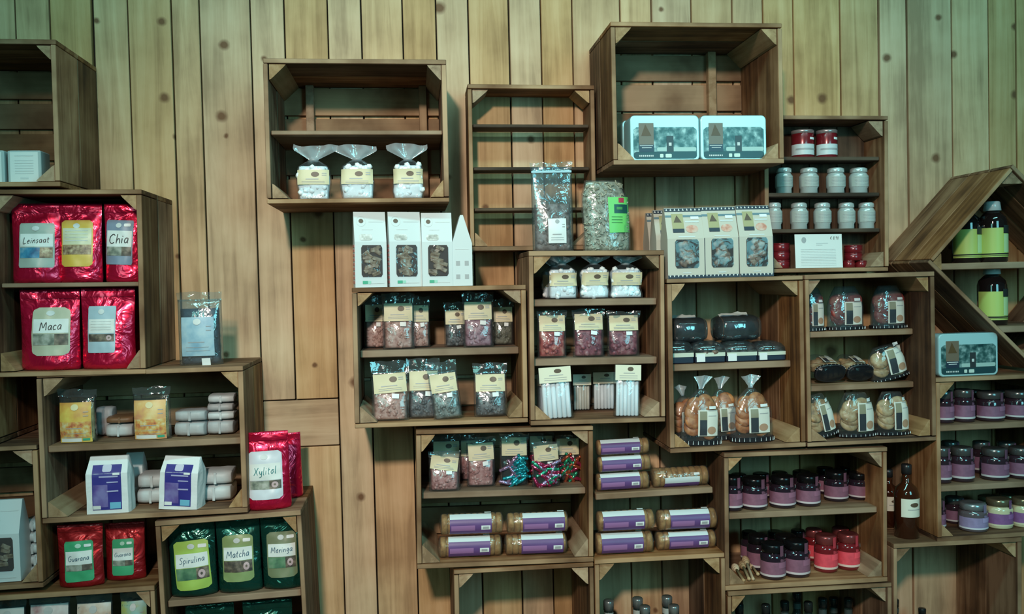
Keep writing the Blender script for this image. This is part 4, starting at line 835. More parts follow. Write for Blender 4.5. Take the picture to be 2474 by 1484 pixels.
def paper_bag(M, w, h, label, seed, d=None, group=None, labelled=True, lean=0, turn=0, roll=0, name='flour_bag'):
    d = d or w*0.55; t = thing(name, label, 'flour bag', M @ R(roll, 'Y') @ R(turn, 'Z') @ R(lean, 'X'), group); WP = plain('white_paper_bag', (0.74, 0.77, 0.78), 0.6, bump=0.35, bscale=35)
    def k(z): q = z/h; return 1.0 - (0.10*max(0, q-0.75)/0.25)
    def dy(z): q = z/h; return d/2*(1.0 if q < 0.72 else 1 - 0.85*((q-0.72)/0.28)**0.9)
    def fy(x, z): return -dy(z) + 0.003*nz(x, z, seed, 22)
    rows = []
    for j in range(15):
        z = h*j/14; ring = []
        for (cx, cy) in [(-1, -1), (-.66, -1), (-.33, -1), (0, -1), (.33, -1), (.66, -1), (1, -1), (1, -.5), (1, 0), (1, .5), (1, 1), (.5, 1), (0, 1), (-.5, 1), (-1, 1), (-1, .5), (-1, 0), (-1, -.5)]:
            x = cx*w/2*k(z); e = 0.96 if abs(cx) == 1 and abs(cy) == 1 else 1; ring.append((x*e + 0.002*nz(cy, z, seed, 25), (cy*dy(z) if cy != -1 else fy(x, z))*e + (0.004*nz(x, z, seed+4, 20) if cy > 0 else 0), z))
        rows.append(ring)
    obj('paper_body', MB().rings(rows), WP, t, smooth=False)
    if labelled:
        NB = plain('navy_blue_label', (0.035, 0.03, 0.23), 0.4); L = decal(t, 'label', NB, fy, -w*0.34, w*0.33, h*0.07, h*0.86, off=0.0012, n=(10, 14))
        decal(L, 'label_cloud', picture('violet_print', [(0.03, 0.025, 0.2), (0.12, 0.08, 0.30), (0.2, 0.18, 0.42)], 22), fy, -w*0.32, w*0.02, h*0.12, h*0.52, off=0.0018)
        decal(L, 'label_crest', plain('pale_lilac', (0.58, 0.57, 0.70), 0.45), fy, -w*0.11, w*0.10, h*0.745, h*0.86, r=0.004, off=0.0020, n=(4, 6))
        lines(L, 'label_print', plain('lilac_print', (0.40, 0.40, 0.62), 0.45), fy, [(-w*0.18, w*0.26, h*0.66, 0.004), (0.0, w*0.26, h*0.56, 0.003), (0.0, w*0.26, h*0.40, 0.004)], off=0.002)
        decal(t, 'price_sticker', STICK, fy, w*0.14, w*0.30, h*0.685, h*0.725, off=0.0024, n=(3, 2)); decal(L, 'white_field', PAPER, fy, -w*0.33, -w*0.15, h*0.085, h*0.15, off=0.002, n=(3, 3)); decal(L, 'blue_field', plain('sky_blue_field', (0.16, 0.45, 0.62), 0.4), fy, w*0.06, w*0.31, h*0.085, h*0.20, off=0.002, n=(3, 3))
    return t
def soft_pack(M, w, h, d, label, seed, mat, group=None, name='paper_packet', cat='packet', band=None, rot=0, roll=0):
    t = thing(name, label, cat, M @ R(rot, 'Z') @ R(roll, 'Y'), group)
    def sec(x, k): return [(x + 0.002*nz(math.cos(a)*3, x*30, seed, 1), d/2*k*math.copysign(abs(math.cos(a))**0.55, math.cos(a)), h*0.5+(h*0.5-0.0005)*k*math.copysign(abs(math.sin(a))**0.55, math.sin(a)) + 0.0022*nz(x*30, math.sin(a)*2, seed+1, 1)*(0 if math.sin(a) < -0.5 else 1)) for a in [2*math.pi*(i+0.5)/20 for i in range(20)]]
    obj('packet_body', MB().rings([sec(-w*0.5, 0.8), sec(-w*0.48, 0.95), sec(-w*0.25, 1), sec(0, 1), sec(w*0.25, 1), sec(w*0.48, 0.95), sec(w*0.5, 0.8)]), mat, t, smooth=True)
    obj('end_fold', MB().box(-w*0.04, w*0.04, -d*0.515, -d*0.495, h*0.1, h*0.9), mat, t)
    if band: obj('print_band', MB().box(-w*0.36, w*0.36, -d*0.512, -d*0.49, h*0.12, h*0.45), band, t)
    return t

# ------------------------------------------------------------------ products, crate by crate
G_RED = 'red pouches in the left crate'
# crate of red pouches
def P_(key, lvl, x0, x1, yt, dep, label, d=None, **kw):
    M, w, h = spot(key, lvl, x0, x1, yt, dep, 0); d = d or w*0.45
    return labelled_pouch(M @ T(0, d/2, 0), w, h, label, d=d, **kw)
YEL = plain('yellow_label', (0.66, 0.43, 0.07), 0.4); GRYG = plain('grey_green_label', (0.34, 0.40, 0.36), 0.4); SLATE = plain('slate_label', (0.20, 0.25, 0.34), 0.4); SAGE = plain('sage_label', (0.46, 0.46, 0.34), 0.4); PALEB = plain('pale_blue_label', (0.36, 0.48, 0.55), 0.4)
P_('B', 1, 15, 136, 490, 0.262, 'red foil pouch with grey-green label reading Leinsaat, upper left of its crate', seed=1, group=G_RED, word='Leinsaat', ink=INK,
   lab=dict(r=(-0.31, 0.39, 0.19, 0.75), mat=GRYG, picmat=PICBL, picmat2=PICBR, round=0.003, flower=False, stick=False))
P_('B', 1, 132, 238, 491, 0.258, 'red foil pouch with bright yellow label, upper shelf of its crate', seed=2, group=G_RED,
   lab=dict(r=(-0.42, 0.31, 0.20, 0.79), mat=YEL, picmat=PICBR, picmat2=PICBR, pic=(0.26, 0.46), white=(0.47, 0.83), wmat=plain('straw_panel', (0.62, 0.60, 0.42), 0.4), round=0.009, flower=False, stick=False))
P_('B', 1, 244, 341, 491, 0.262, 'red foil pouch with slate blue label reading Chia', seed=3, group=G_RED, word='Chia', ink=INK,
   lab=dict(r=(-0.45, 0.24, 0.22, 0.79), mat=SLATE, picmat=PICGY, round=0.002, a=-2, white=(0.40, 0.76), pic=(0.2, 0.4), flower=False))
P_('B', 0, 33, 181, 700, 0.285, 'red foil pouch with rounded sage label reading Maca', seed=4, group=G_RED, word='Maca', ink=INK,
   lab=dict(r=(-0.26, 0.36, 0.18, 0.775), mat=SAGE, picmat=PICGY, round=0.016, flower=False, stick=False))
P_('B', 0, 184, 317, 695, 0.285, 'red foil pouch with plain pale blue label, lower middle of its crate', seed=6, group=G_RED,
   lab=dict(r=(-0.35, 0.17, 0.20, 0.77), mat=PALEB, picmat=PICDK, round=0.002, pic=(0.24, 0.40), white=(0.42, 0.72), flower=True, stick=False))
P_('B', 0, 290, 372, 725, 0.15, 'unlabelled red pouch in shadow at the back of the lower right corner', seed=8, group=G_RED, ang=-10)
# small boxes top left
def small_carton(M, w, h, d, label, group=None):
    t = thing('small_carton', label, 'carton', M, group); obj('carton', MB().box(-w/2, w/2, -d/2, d/2, 0, h, 0.002), plain('grey_carton', (0.40, 0.46, 0.46), 0.4), t)
    fy = flat(-d/2); L = decal(t, 'label', PAPER, fy, -w*0.42, w*0.42, h*0.03, h*0.96, off=0.0008)
    lines(L, 'label_print', PALEINK, fy, [(-w*0.28, w*0.28, h*q, h*0.022) for q in (0.3, 0.38, 0.46, 0.54, 0.62, 0.70, 0.85)] + [(-w*0.12, w*0.12, h*0.16, h*0.05)], off=0.0014)
    obj('top_flap', MB().box(-w*0.45, w*0.45, -d*0.4, d*0.4, h, h+0.0015), WHITE, t); return t
for (x0, x1, lb) in ((17, 98, 'small white box with fine print in the top left crate'), (-72, 9, 'small white box cut off by the left picture edge')):
    M, w, h = spot('TL', 0, x0, x1, 365, 0.265); small_carton(M @ T(0, 0.03, 0), w, h, 0.06, lb, 'small white boxes in the top left crate')
# blue bag on crate D
DARKC = picture('dark_nuts', [(0.012, 0.02, 0.03), (0.03, 0.05, 0.075), (0.06, 0.09, 0.12)], 60)
BLUEL = picture('blue_label_print', [(0.18, 0.34, 0.46), (0.30, 0.46, 0.56), (0.42, 0.56, 0.62)], 25)
M, w, h = spot('D', 'top', 421, 529, 712, 0.24); header_bag(M @ T(0, 0.03, 0), w, h, 'clear bag with dark contents and large blue label beside the red pouches', 21, DARKC, lab=(0.13, 0.68), zf=0.80, d=0.055, labmat=BLUEL, emb=PALEINK, lx=(-0.40, 0.34), tops=0.03, film_=FILMB, name='cellophane_bag', cat='bag')
# crate D upper
YP = picture('yellow_orange_print', [(0.55, 0.20, 0.07), (0.68, 0.40, 0.08), (0.72, 0.56, 0.12)], 26); OP = picture('orange_peach_print', [(0.58, 0.25, 0.14), (0.70, 0.42, 0.15), (0.74, 0.58, 0.28)], 26)
NUT = picture('pale_nuts', [(0.35, 0.25, 0.12), (0.5, 0.4, 0.2), (0.6, 0.5, 0.3)], 60)
for (x0, x1, yt, mt, sd, lb) in ((133, 224, 950, YP, 31, 'cellophane bag with yellow printed label, leftmost in its crate'), (314, 405, 945, OP, 32, 'cellophane bag with orange-peach printed label in the yellow bags crate')):
    M, w, h = spot('D', 1, x0, x1, yt, 0.265); header_bag(M @ T(0, 0.024, 0), w, h, lb, sd, NUT, lab=(0.01, 0.80), zf=0.78, d=0.045, labmat=mt, lx=(-0.46, 0.40), tops=0.06, sticker=False, emb=plain('pale_gold', (0.72, 0.62, 0.36), 0.5), name='cellophane_bag', cat='bag', group='yellow cellophane bags', pic=picture('cereal_print', [(0.42, 0.10, 0.05), (0.62, 0.26, 0.08), (0.66, 0.44, 0.14), (0.68, 0.58, 0.36)], 75))
WPAP = plain('white_wrap', (0.54, 0.56, 0.57), 0.5, bump=0.3, bscale=40); GPAP = plain('grey_wrap', (0.40, 0.40, 0.41), 0.5, bump=0.3, bscale=40); BRP = plain('brown_wrap', (0.22, 0.12, 0.06), 0.5)
def stack(key, lvl, x0, x1, ys, dep, d, mats, labels, group, rot=0, name='paper_packet', cat='packet', roll=0):
    """packets piled on one another; ys are the tops from the lowest up"""
    c = C[key]; z = c.lv[lvl]
    for i, y in enumerate(ys):
        M, w, h = spot(key, lvl, x0, x1, y, dep); hh = h - (z - c.lv[lvl]); Mi = M @ T(0, d/2, z - c.lv[lvl])
        soft_pack(Mi, w, hh, d, labels[i], 50+i*7+x0, mats[i % len(mats)], group, name, cat, rot=rot + (i % 2)*4-2, roll=0); z += hh + 0.0008
GP = 'pale packets lying in the yellow bags crate'
stack('D', 1, 254, 318, [1026, 1008], 0.20, 0.09, [WPAP, BRP], ['white packet lying between the yellow and orange bags', 'brown packet lying on a white one between yellow and orange bags'], GP)
stack('D', 1, 422, 496, [1021, 993], 0.24, 0.08, [GPAP], ['lower of two grey packets lying right of the orange bag', 'upper of two grey packets lying right of the orange bag'], GP, rot=-5)
stack('D', 1, 500, 562, [1017, 996, 976, 955], 0.23, 0.08, [GPAP, WPAP], ['lowest pale packet of the four-high pile by the crate side', 'second pale packet from below in the four-high pile', 'third pale packet from below in the four-high pile', 'topmost pale packet of the four-high pile by the crate side'], GP)
M, w, h = spot('D', 1, 228, 268, 985, 0.17); soft_pack(M @ T(0, 0.03, 0), w, h, 0.05, 'small grey packet standing in shadow behind the yellow bag', 61, GPAP, GP)
# crate D lower
GF = 'white flour bags'
M, w, h = spot('D', 0, 203, 308, 1107, 0.285); paper_bag(M @ T(0, 0.03, 0), w, h, 'white paper bag with upright navy label, left in its crate', 71, group=GF, d=0.06)
M, w, h = spot('D', 0, 378, 480, 1108, 0.285); paper_bag(M @ T(0, 0.03, 0), w, h, 'white paper bag with slanting navy label, right of the first flour bag', 72, group=GF, d=0.06, roll=3, turn=-10)
M, w, h = spot('D', 0, 296, 342, 1098, 0.16); paper_bag(M @ T(0, 0.03, 0), w, h, 'plain white bag standing in shadow behind the left flour bag', 73, group=GF, d=0.05, labelled=False)
stack('D', 0, 330, 398, [1183, 1148], 0.21, 0.10, [WPAP], ['lower white packet lying between the two flour bags', 'upper white packet lying between the two flour bags'], 'white packets lying beside the flour bags')
stack('D', 0, 478, 556, [1175, 1140], 0.22, 0.10, [WPAP], ['lower white packet lying right of the flour bags', 'upper white packet lying right of the flour bags'], 'white packets lying beside the flour bags')
# xylitol pouches
LILAC = plain('pale_lilac_label', (0.62, 0.64, 0.70), 0.35)
P_('F', 'top', 575, 692, 1048, 0.285, 'red foil pouch with rounded white label reading Xylitol', seed=11, d=0.06, word='Xylitol', ink=TEALINK, group='red pouches standing on the green pouch crate',
   lab=dict(r=(-0.36, 0.35, 0.145, 0.755), mat=LILAC, picmat=PICGY, round=0.010, white=(0.40, 0.74), pic=(0.21, 0.39), flower=True, stick=False))
P_('F', 'top', 640, 722, 1052, 0.17, 'red foil pouch standing behind the Xylitol pouch', seed=12, d=0.06, ang=14, group='red pouches standing on the green pouch crate')
# green pouches
GG = 'dark green pouches'
LIME = plain('lime_green_label', (0.36, 0.52, 0.10), 0.4); OLIV = plain('olive_green_label', (0.24, 0.32, 0.13), 0.4); OLV2 = plain('grey_olive_label', (0.17, 0.20, 0.11), 0.4)
for i, (x0, x1, r, mt, wd, pic, a) in enumerate(((396, 512, (-0.36, 0.38, 0.10, 0.73), LIME, 'Spirulina', PICGN, 3), (514, 622, (-0.36, 0.34, 0.16, 0.77), OLIV, 'Matcha', PICDK, 0), (623, 727, (-0.36, 0.34, 0.17, 0.78), OLV2, 'Moringa', PICGN, 0))):
    P_('F', 1, x0, x1, 1262 - i*5, 0.275, 'dark green pouch with %s label reading %s' % (('lime green', 'olive green', 'grey-olive')[i], wd), seed=40+i, mat=GREENF, d=0.055, word=wd, ink=BLUEINK, group=GG,
       lab=dict(r=r, mat=mt, picmat=pic, round=0.010, white=(0.46, 0.74), pic=(0.21, 0.45), a=a, emb=1))
for i, (x0, x1, lb) in enumerate(((440, 560, 'left of the two unlabelled dark green pouches at the bottom edge'), (580, 702, 'right of the two unlabelled dark green pouches at the bottom edge'))):
    P_('F', 0, x0, x1, 1468 - i*10, 0.26, lb, seed=45+i, mat=GREENF, d=0.055, group=GG)
# red pouches with green labels
GRL = plain('leaf_green_label', (0.05, 0.34, 0.16), 0.4)
P_('GL', 'top', 128, 240, 1273, 0.285, 'matt red pouch with green label, nearer of two below the flour bags', seed=51, mat=DREDF, d=0.05, word='Guarana', ink=BLUEINK, group='red pouches with green labels',
   lab=dict(r=(-0.32, 0.31, 0.10, 0.74), mat=GRL, picmat=PICGY, round=0.004, a=2, white=(0.42, 0.75), pic=(0.27, 0.42), flower=False, emb=plain('mint_emblem', (0.4, 0.62, 0.5), 0.5)))
P_('GL', 'top', 245, 343, 1268, 0.25, 'matt red pouch with green label, further of two below the flour bags', seed=52, mat=DREDF, d=0.045, word='Guarana', ink=BLUEINK, group='red pouches with green labels', wr=0.5,
   lab=dict(r=(-0.30, 0.24, 0.10, 0.72), mat=GRL, picmat=PICGY, round=0.003, white=(0.42, 0.75), pic=(0.27, 0.42), flower=False, emb=plain('mint_emblem', (0.4, 0.62, 0.5), 0.5)))
# packets in the bottom left crate, on a hidden shelf
c = C['GL']; X, Z = at(140, 1640, 0.27); zz = (c.Mi @ Vector((X, -0.27, Z))).z
obj('shelf', MB().box(-c.w/2+CT+0.002, c.w/2-CT-0.002, -0.27, -0.02, -0.018, 0, 0.002), SHW, c.root, T(0, 0, zz)); c.lv[1] = zz
for i, (x0, x1, yt, mt, lb) in enumerate(((-30, 52, 1462, PAPER, 'pale packet at the bottom left picture corner'), (62, 160, 1452, picture('red_white_print', [(0.45, 0.10, 0.12), (0.7, 0.6, 0.6), (0.8, 0.8, 0.78)], 25), 'white and red packet at the bottom edge under the red pouches'),
        (176, 264, 1450, picture('white_orange_print', [(0.5, 0.25, 0.15), (0.7, 0.6, 0.5), (0.8, 0.8, 0.76)], 25), 'white and orange packet at the bottom edge under the red pouches'), (284, 350, 1445, picture('yellow_green_print', [(0.45, 0.5, 0.08), (0.3, 0.5, 0.4), (0.3, 0.6, 0.65)], 25), 'yellow-green packet at the bottom edge, rightmost of its row'))):
    M, w, h = spot('GL', 1, x0, x1, yt, 0.25); header_bag(M @ T(0, 0.025, 0), w, h, lb, 81+i, NUT, lab=(0.30, 0.92), zf=0.85, d=0.05, labmat=mt, emb=PALEINK, lx=(-0.47, 0.47), tops=0.05, n=24, film_=FILMB, name='cellophane_bag', cat='bag', group='packets in the bottom left crate')
# crate H
M, w, h = spot('H', 0, -70, 42, 1216, 0.28); window_box(M @ T(0, 0.035, 0), w, h, 0.07, 'white window carton cut off by the left picture edge', 91, red=False, green=False)
for i, yt in enumerate((1372, 1344, 1316, 1288, 1262)):
    if i == 0: zz = C['H'].lv[0]
    M, w, h = spot('H', 0, 44, 112, yt, 0.22); hh = h - (zz - C['H'].lv[0])
    soft_pack(M @ T(0, 0.05, zz - C['H'].lv[0]), w, hh, 0.09, ('lowest', 'second lowest', 'middle', 'second highest', 'topmost')[i] + ' of five rounded white packets piled at the left edge', 93+i, plain('bluish_white_wrap', (0.55, 0.66, 0.70), 0.4, bump=0.3), 'white packets piled at the left edge', rot=(-4, 5)[i % 2]); zz += hh + 0.001
# crate I: tied white bags
for i, (x0, x1, yt, lb) in enumerate(((713, 795, 343, 'leftmost of three tied white sweet bags under the shelf'), (819, 901, 341, 'middle one of three tied white sweet bags under the shelf'), (946, 1022, 341, 'rightmost of three tied white sweet bags under the shelf'))):
    M, w, h = spot('I', 0, x0, x1, yt, 0.275); tied_bag(M @ T(0, 0.026, 0), w, h, lb, 101+i, d=0.05, group='tied white sweet bags, upper crate', fr=0.30)
# white window boxes
for i, (x0, x1, yt, lb) in enumerate(((847, 929, 511, 'leftmost white window carton on top of the sweet bag crate'), (931, 1014, 511, 'white window carton, second from the left, above the sweet bags'), (1015, 1089, 513, 'white window carton, third from the left, above the sweet bags'))):
    M, w, h = spot('K', 'top', x0, x1, yt, 0.29); window_box(M @ T(0.002, 0.030, 0) @ R(9 if i < 2 else 2, 'Z'), w*(0.95 if i < 2 else 1), h, 0.055, lb, 111+i, 'white window cartons', red=i < 2)
M, w, h = spot('K', 'top', 1091, 1139, 520, 0.285); window_box(M @ T(0, 0.042, 0), 0.082, h, w, 'white carton turned sideways showing its gabled narrow side', 117, 'white window cartons', side=True, red=False)
# crate K: header bags
PINK = picture('pink_gummies', [(0.30, 0.13, 0.10), (0.46, 0.25, 0.20), (0.58, 0.38, 0.32)], 70); DGRY = picture('dark_gummies', [(0.03, 0.028, 0.03), (0.10, 0.09, 0.09), (0.22, 0.20, 0.19)], 70)
MAUV = picture('mauve_gummies', [(0.14, 0.05, 0.07), (0.34, 0.17, 0.20), (0.42, 0.26, 0.28)], 70); GRGN = picture('grey_green_gummies', [(0.08, 0.09, 0.08), (0.18, 0.19, 0.17), (0.30, 0.31, 0.28)], 80)
OLVC = picture('olive_gummies', [(0.05, 0.045, 0.03), (0.12, 0.11, 0.07), (0.2, 0.18, 0.13)], 70)
GK1, GK0 = 'header bags on the upper shelf', 'header bags on the lower level'
for i, (x0, x1, yt, dep, cm, lb) in enumerate(((878, 932, 728, 0.15, PINK, 'pink sweet bag at the back left of the upper shelf'), (922, 1000, 724, 0.222, PINK, 'pink sweet bag with cream header, front left of the upper shelf'), (986, 1038, 730, 0.18, PINK, 'narrow pink sweet bag right of the front left one'),
        (1073, 1128, 743, 0.18, DGRY, 'dark sweet bag in the middle of the upper shelf'), (1118, 1193, 721, 0.222, MAUV, 'mauve sweet bag with cream header, front right of the upper shelf'), (1189, 1242, 735, 0.16, OLVC, 'dull olive sweet bag in shadow, rightmost on the upper shelf'))):
    M, w, h = spot('K', 1, x0, x1, yt, dep); header_bag(M @ T(0, 0.018, 0), w, h, lb + ', under the white cartons', 121+i, cm, lab=(0.56, 0.92), zf=0.56, group=GK1, n=54, lean=-3)
for i, (x0, x1, yt, dep, cm, ro, la, lb) in enumerate(((895, 986, 890, 0.285, MAUV if False else PINK, 0, 4, 'brownish pink sweet bag, leftmost on the lower level'), (983, 1062, 884, 0.26, DGRY, 0, 0, 'dark sweet bag, second on the lower level'), (1046, 1118, 890, 0.288, GRGN, -7, 0, 'tilted grey-green sweet bag, third on the lower level'), (1145, 1226, 893, 0.27, DGRY, 0, 0, 'dark sweet bag standing alone at the right of the lower level'))):
    M, w, h = spot('K', 0, x0, x1, yt, dep); header_bag(M @ T(0, 0.02, 0), w, h, lb + ' under the white cartons', 131+i, cm, lab=(0.52, 0.88), zf=0.50, group=GK0, n=64, lean=-5, roll=ro, la=la, cr=0.0058)
# crate M
for i, (x0, x1, yt, lb) in enumerate(((1326, 1396, 616, 'left white sweet bag on the top shelf of the upright crate'), (1404, 1473, 615, 'middle white sweet bag on the top shelf of the upright crate'), (1477, 1554, 616, 'right white sweet bag on the top shelf of the upright crate'))):
    M, w, h = spot('M', 1, x0, x1, yt, 0.262); tied_bag(M @ T(0, 0.026, 0), w, h, lb, 141+i, d=0.05, group='white sweet bags, upright crate', fr=0.20, flare=0.75)
M, w, h = spot('M', 1, 1310, 1372, 622, 0.16); tied_bag(M @ T(0, 0.026, 0), w, h, 'white sweet bag in shadow behind the left one, upright crate', 146, d=0.05, group='white sweet bags, upright crate', fr=0.22, flare=0.7)
REDG = picture('red_gummies', [(0.16, 0.02, 0.03), (0.42, 0.08, 0.07), (0.56, 0.26, 0.20)], 50); DRED = picture('dark_red_gummies', [(0.07, 0.015, 0.03), (0.25, 0.06, 0.08), (0.4, 0.2, 0.2)], 50)
for i, (x0, x1, yt, cm, lb) in enumerate(((1300, 1371, 758, REDG, 'red sweet bag, left on the middle shelf'), (1386, 1463, 754, DRED, 'dark red and white sweet bag, centre of the middle shelf'), (1470, 1549, 758, DRED, 'dark red sweet bag, right on the middle shelf'))):
    M, w, h = spot('M', 2, x0, x1, yt, 0.25); header_bag(M @ T(0, 0.02, 0), w, h, lb + ' above the white sticks', 151+i, cm, lab=(0.60, 0.95), zf=0.60, group='red sweet bags on the middle shelf', n=44, cr=0.0085, tops=0.06, d=0.04)
def stick_bag(M, w, h, label, seed, group, d=0.03, lean=0, roll=0, cream=False, n=6):
    t = thing('stick_sweet_bag', label, 'sweet bag', M @ R(roll, 'Y') @ R(lean, 'X'), group); SM = plain('white_sticks', (0.80, 0.82, 0.82), 0.45) if not cream else plain('cream_sticks', (0.66, 0.62, 0.52), 0.45); hs = h*0.72; r = w*0.9/n/2
    for k in range(n): obj('sweet_stick', MB().lathe([(r*0.8, 0.001), (r, 0.004), (r, hs-0.006), (r*0.7, hs - 0.003*(k % 3))], 10, -w*0.45 + r*(2*k+1), -d*0.2), SM, t, smooth=True)
    for k in range(n-1): obj('sweet_stick', MB().lathe([(r*0.8, 0.001), (r, 0.004), (r, hs-0.006), (r*0.7, hs)], 8, -w*0.45 + r*(2*k+2), d*0.25), SM, t, smooth=True)
    fy = lambda x, z: -d*0.2 - r*1.12
    obj('bag_film', MB().rings([[(x*w/2, y*d*0.62, z) for x, y in ((-1, -.6), (-.8, -1), (.8, -1), (1, -.6), (1, .6), (.8, 1), (-.8, 1), (-1, .6))] for z in (0.0, h*0.4, h*0.8)] + [[(x*w/2, y*d*0.1, h) for x, y in ((-1, -.6), (-.8, -1), (.8, -1), (1, -.6), (1, .6), (.8, 1), (-.8, 1), (-1, .6))]]), FILM, t, smooth=True)
    L = decal(t, 'header_label', plain('ivory_label', (0.74, 0.70, 0.55), 0.5), lambda x, z: -d*0.66, -w*0.52, w*0.50, h*0.70, h*1.0, off=0.0008); ellipse(L, 'emblem', BROWNINK, lambda x, z: -d*0.66, w*0.08, h*0.92, w*0.12, h*0.042, off=0.0014, seg=14)
    lines(L, 'label_print', GREYINK, lambda x, z: -d*0.66, [(-w*0.2, w*0.25, h*0.84, 0.002), (-w*0.36, w*0.36, h*0.79, 0.0011), (-w*0.36, w*0.36, h*0.75, 0.0011)], off=0.0014); return t
GS = 'stick-shaped white sweets in the upright crate'
for i, (x0, x1, yt, dep, ro, cr, lb) in enumerate(((1310, 1386, 889, 0.288, -3, False, 'large bag of white sweet sticks with ivory header, bottom left'), (1486, 1547, 884, 0.285, 2, False, 'bag of white sweet sticks with ivory header, bottom right'), (1385, 1428, 905, 0.13, 0, True, 'cream sweet sticks behind, next to the large white bag'), (1434, 1488, 900, 0.13, 0, False, 'white sweet sticks behind, left of the right bag'), (1297, 1330, 905, 0.17, 0, False, 'white sweet sticks half hidden behind the large left bag'))):
    M, w, h = spot('M', 0, x0, x1, yt, dep); stick_bag(M @ T(0, 0.02, 0), w, h, lb, 161+i, GS, roll=ro, cream=cr, lean=-4 if dep > 0.2 else 0)
# on top of crate M
M, w, h = spot('M', 'top', 1288, 1388, 386, 0.24)
zb = header_bag(M @ T(0, 0.025, 0), w, h, 'tall clear zip bag of brown lumps with small white tag', 171, picture('brown_lumps', [(0.10, 0.05, 0.04), (0.26, 0.16, 0.13), (0.42, 0.30, 0.27)], 60), lab=(0.09, 0.36), lx=(-0.14, 0.30), zf=0.52, d=0.05, n=60, cr=0.011, tops=-0.02, labmat=STICK, emb=GREYINK, sticker=False, name='zip_bag', cat='bag', film_=FILMB, roll=-1)
obj('zip_strip', MB().box(-w*0.49, w*0.49, -0.005, -0.001, h*0.865, h*0.89, 0.001), plain('zip_blue', (0.35, 0.55, 0.62), 0.3), zb)
M, w, h = spot('M', 'top', 1413, 1527, 434, 0.24)
def seed_bag(M, w, h, label):
    t = thing('seed_bag', label, 'bag', M); d = 0.06
    def hw(z): q = z/h; return w/2*(1 - 0.0*q) * (1.0 if q < 0.75 else 1-0.25*(q-0.75)/0.25)
    def fy(x, z): q = z/h; u = min(1, abs(x+0.008*q)/hw(z)); return -d/2*(1-0.5*q**3)*(1-u**2.4)**0.6 + 0.002*nz(x, z, 3, 30)
    mb = MB(); rnd = random.Random(5)
    rows = [[(hw(h*k/14)*0.95*math.cos(a) - 0.012*(k/14)**2, d/2*0.85*(1-0.5*(k/14)**3)*math.sin(a), 0.002+h*0.97*k/14) for a in [2*math.pi*i/20 for i in range(20)]] for k in range(15)]
    mb.rings(rows)
    for k in range(230):
        z = h*(0.02+0.95*rnd.random()); x = (rnd.random()*2-1)*hw(z)*0.92 - 0.010*(z/h)**2
        mb.blob((x, fy(x, z)*0.88, z), (0.0085, 0.0028, 0.0026), R(rnd.uniform(-80, 80), 'Y') @ R(rnd.uniform(-25, 25), 'Z'))
    obj('seed_husks', mb, picture('pale_husks', [(0.14, 0.15, 0.10), (0.30, 0.31, 0.23), (0.48, 0.48, 0.38)], 90), t, smooth=True, kind='stuff')
    obj('bag_film', MB().rings([[(hw(h*k/14)*1.02*math.cos(a) - 0.012*(k/14)**2, d/2*1.05*(1-0.6*(k/14)**3)*math.sin(a), h*k/14) for a in [2*math.pi*i/24 for i in range(24)]] for k in range(15)]), FILM, t, smooth=True)
    L = decal(t, 'label', plain('fresh_green_label', (0.16, 0.56, 0.14), 0.4), fy, w*0.0, w*0.47, h*0.26, h*0.76, off=0.0022, a=2)
    decal(L, 'red_mark', plain('crimson_mark', (0.40, 0.03, 0.06), 0.4), fy, w*0.22, w*0.34, h*0.68, h*0.75, off=0.003, n=(3, 2)); decal(L, 'dark_panel', plain('dark_teal_panel', (0.01, 0.07, 0.06), 0.4), fy, w*0.12, w*0.42, h*0.53, h*0.655, off=0.003, n=(4, 3))
    lines(L, 'label_print', plain('dark_green_print', (0.05, 0.25, 0.06), 0.5), fy, [(w*0.06, w*0.30, h*q, 0.002) for q in (0.48, 0.44, 0.40)] + [(w*0.17, w*0.30, h*0.60, 0.008)], off=0.0036); return t
seed_bag(M @ T(0, 0.03, 0), w, h, 'clear bag of pale husks with bright green label')
# tins
for i, (x0, x1, yt, dep, lb) in enumerate(((1522, 1689, 279, 0.275, 'left pale photo tin in the topmost crate'), (1692, 1851, 279, 0.275, 'right pale photo tin in the topmost crate'), (1503, 1600, 291, 0.15, 'pale tin half hidden behind the left photo tin'))):
    M, w, h = spot('P', 0, x0, x1, yt, dep); tin(M @ T(0, 0.038, 0), w, h, lb, 181+i, group='pale photo tins')
M, w, h = spot('V', 'top', 2268, 2412, 806, 0.292); tin(M @ T(0, 0.022, 0), w, h, 'pale photo tin under the diamond-shaped crate', 185, d=0.04, group='pale photo tins')
# kraft boxes
for i, (x0, x1, yt, dep, lb) in enumerate(((1611, 1701, 501, 0.288, 'leftmost pale gabled carton with dark tooth border'), (1700, 1783, 498, 0.288, 'middle pale gabled carton with dark tooth border'), (1785, 1866, 495, 0.288, 'rightmost pale gabled carton with dark tooth border'), (1584, 1655, 506, 0.19, 'gabled carton behind the leftmost one, mostly hidden'), (1567, 1635, 513, 0.09, 'rearmost gabled carton in shadow against the wall'))):
    M, w, h = spot('R', 'top', x0, x1, yt, dep); kraft_box(M @ T(0, 0.036, 0), w, h, 0.072, lb, 191+i, 'pale gabled cartons')
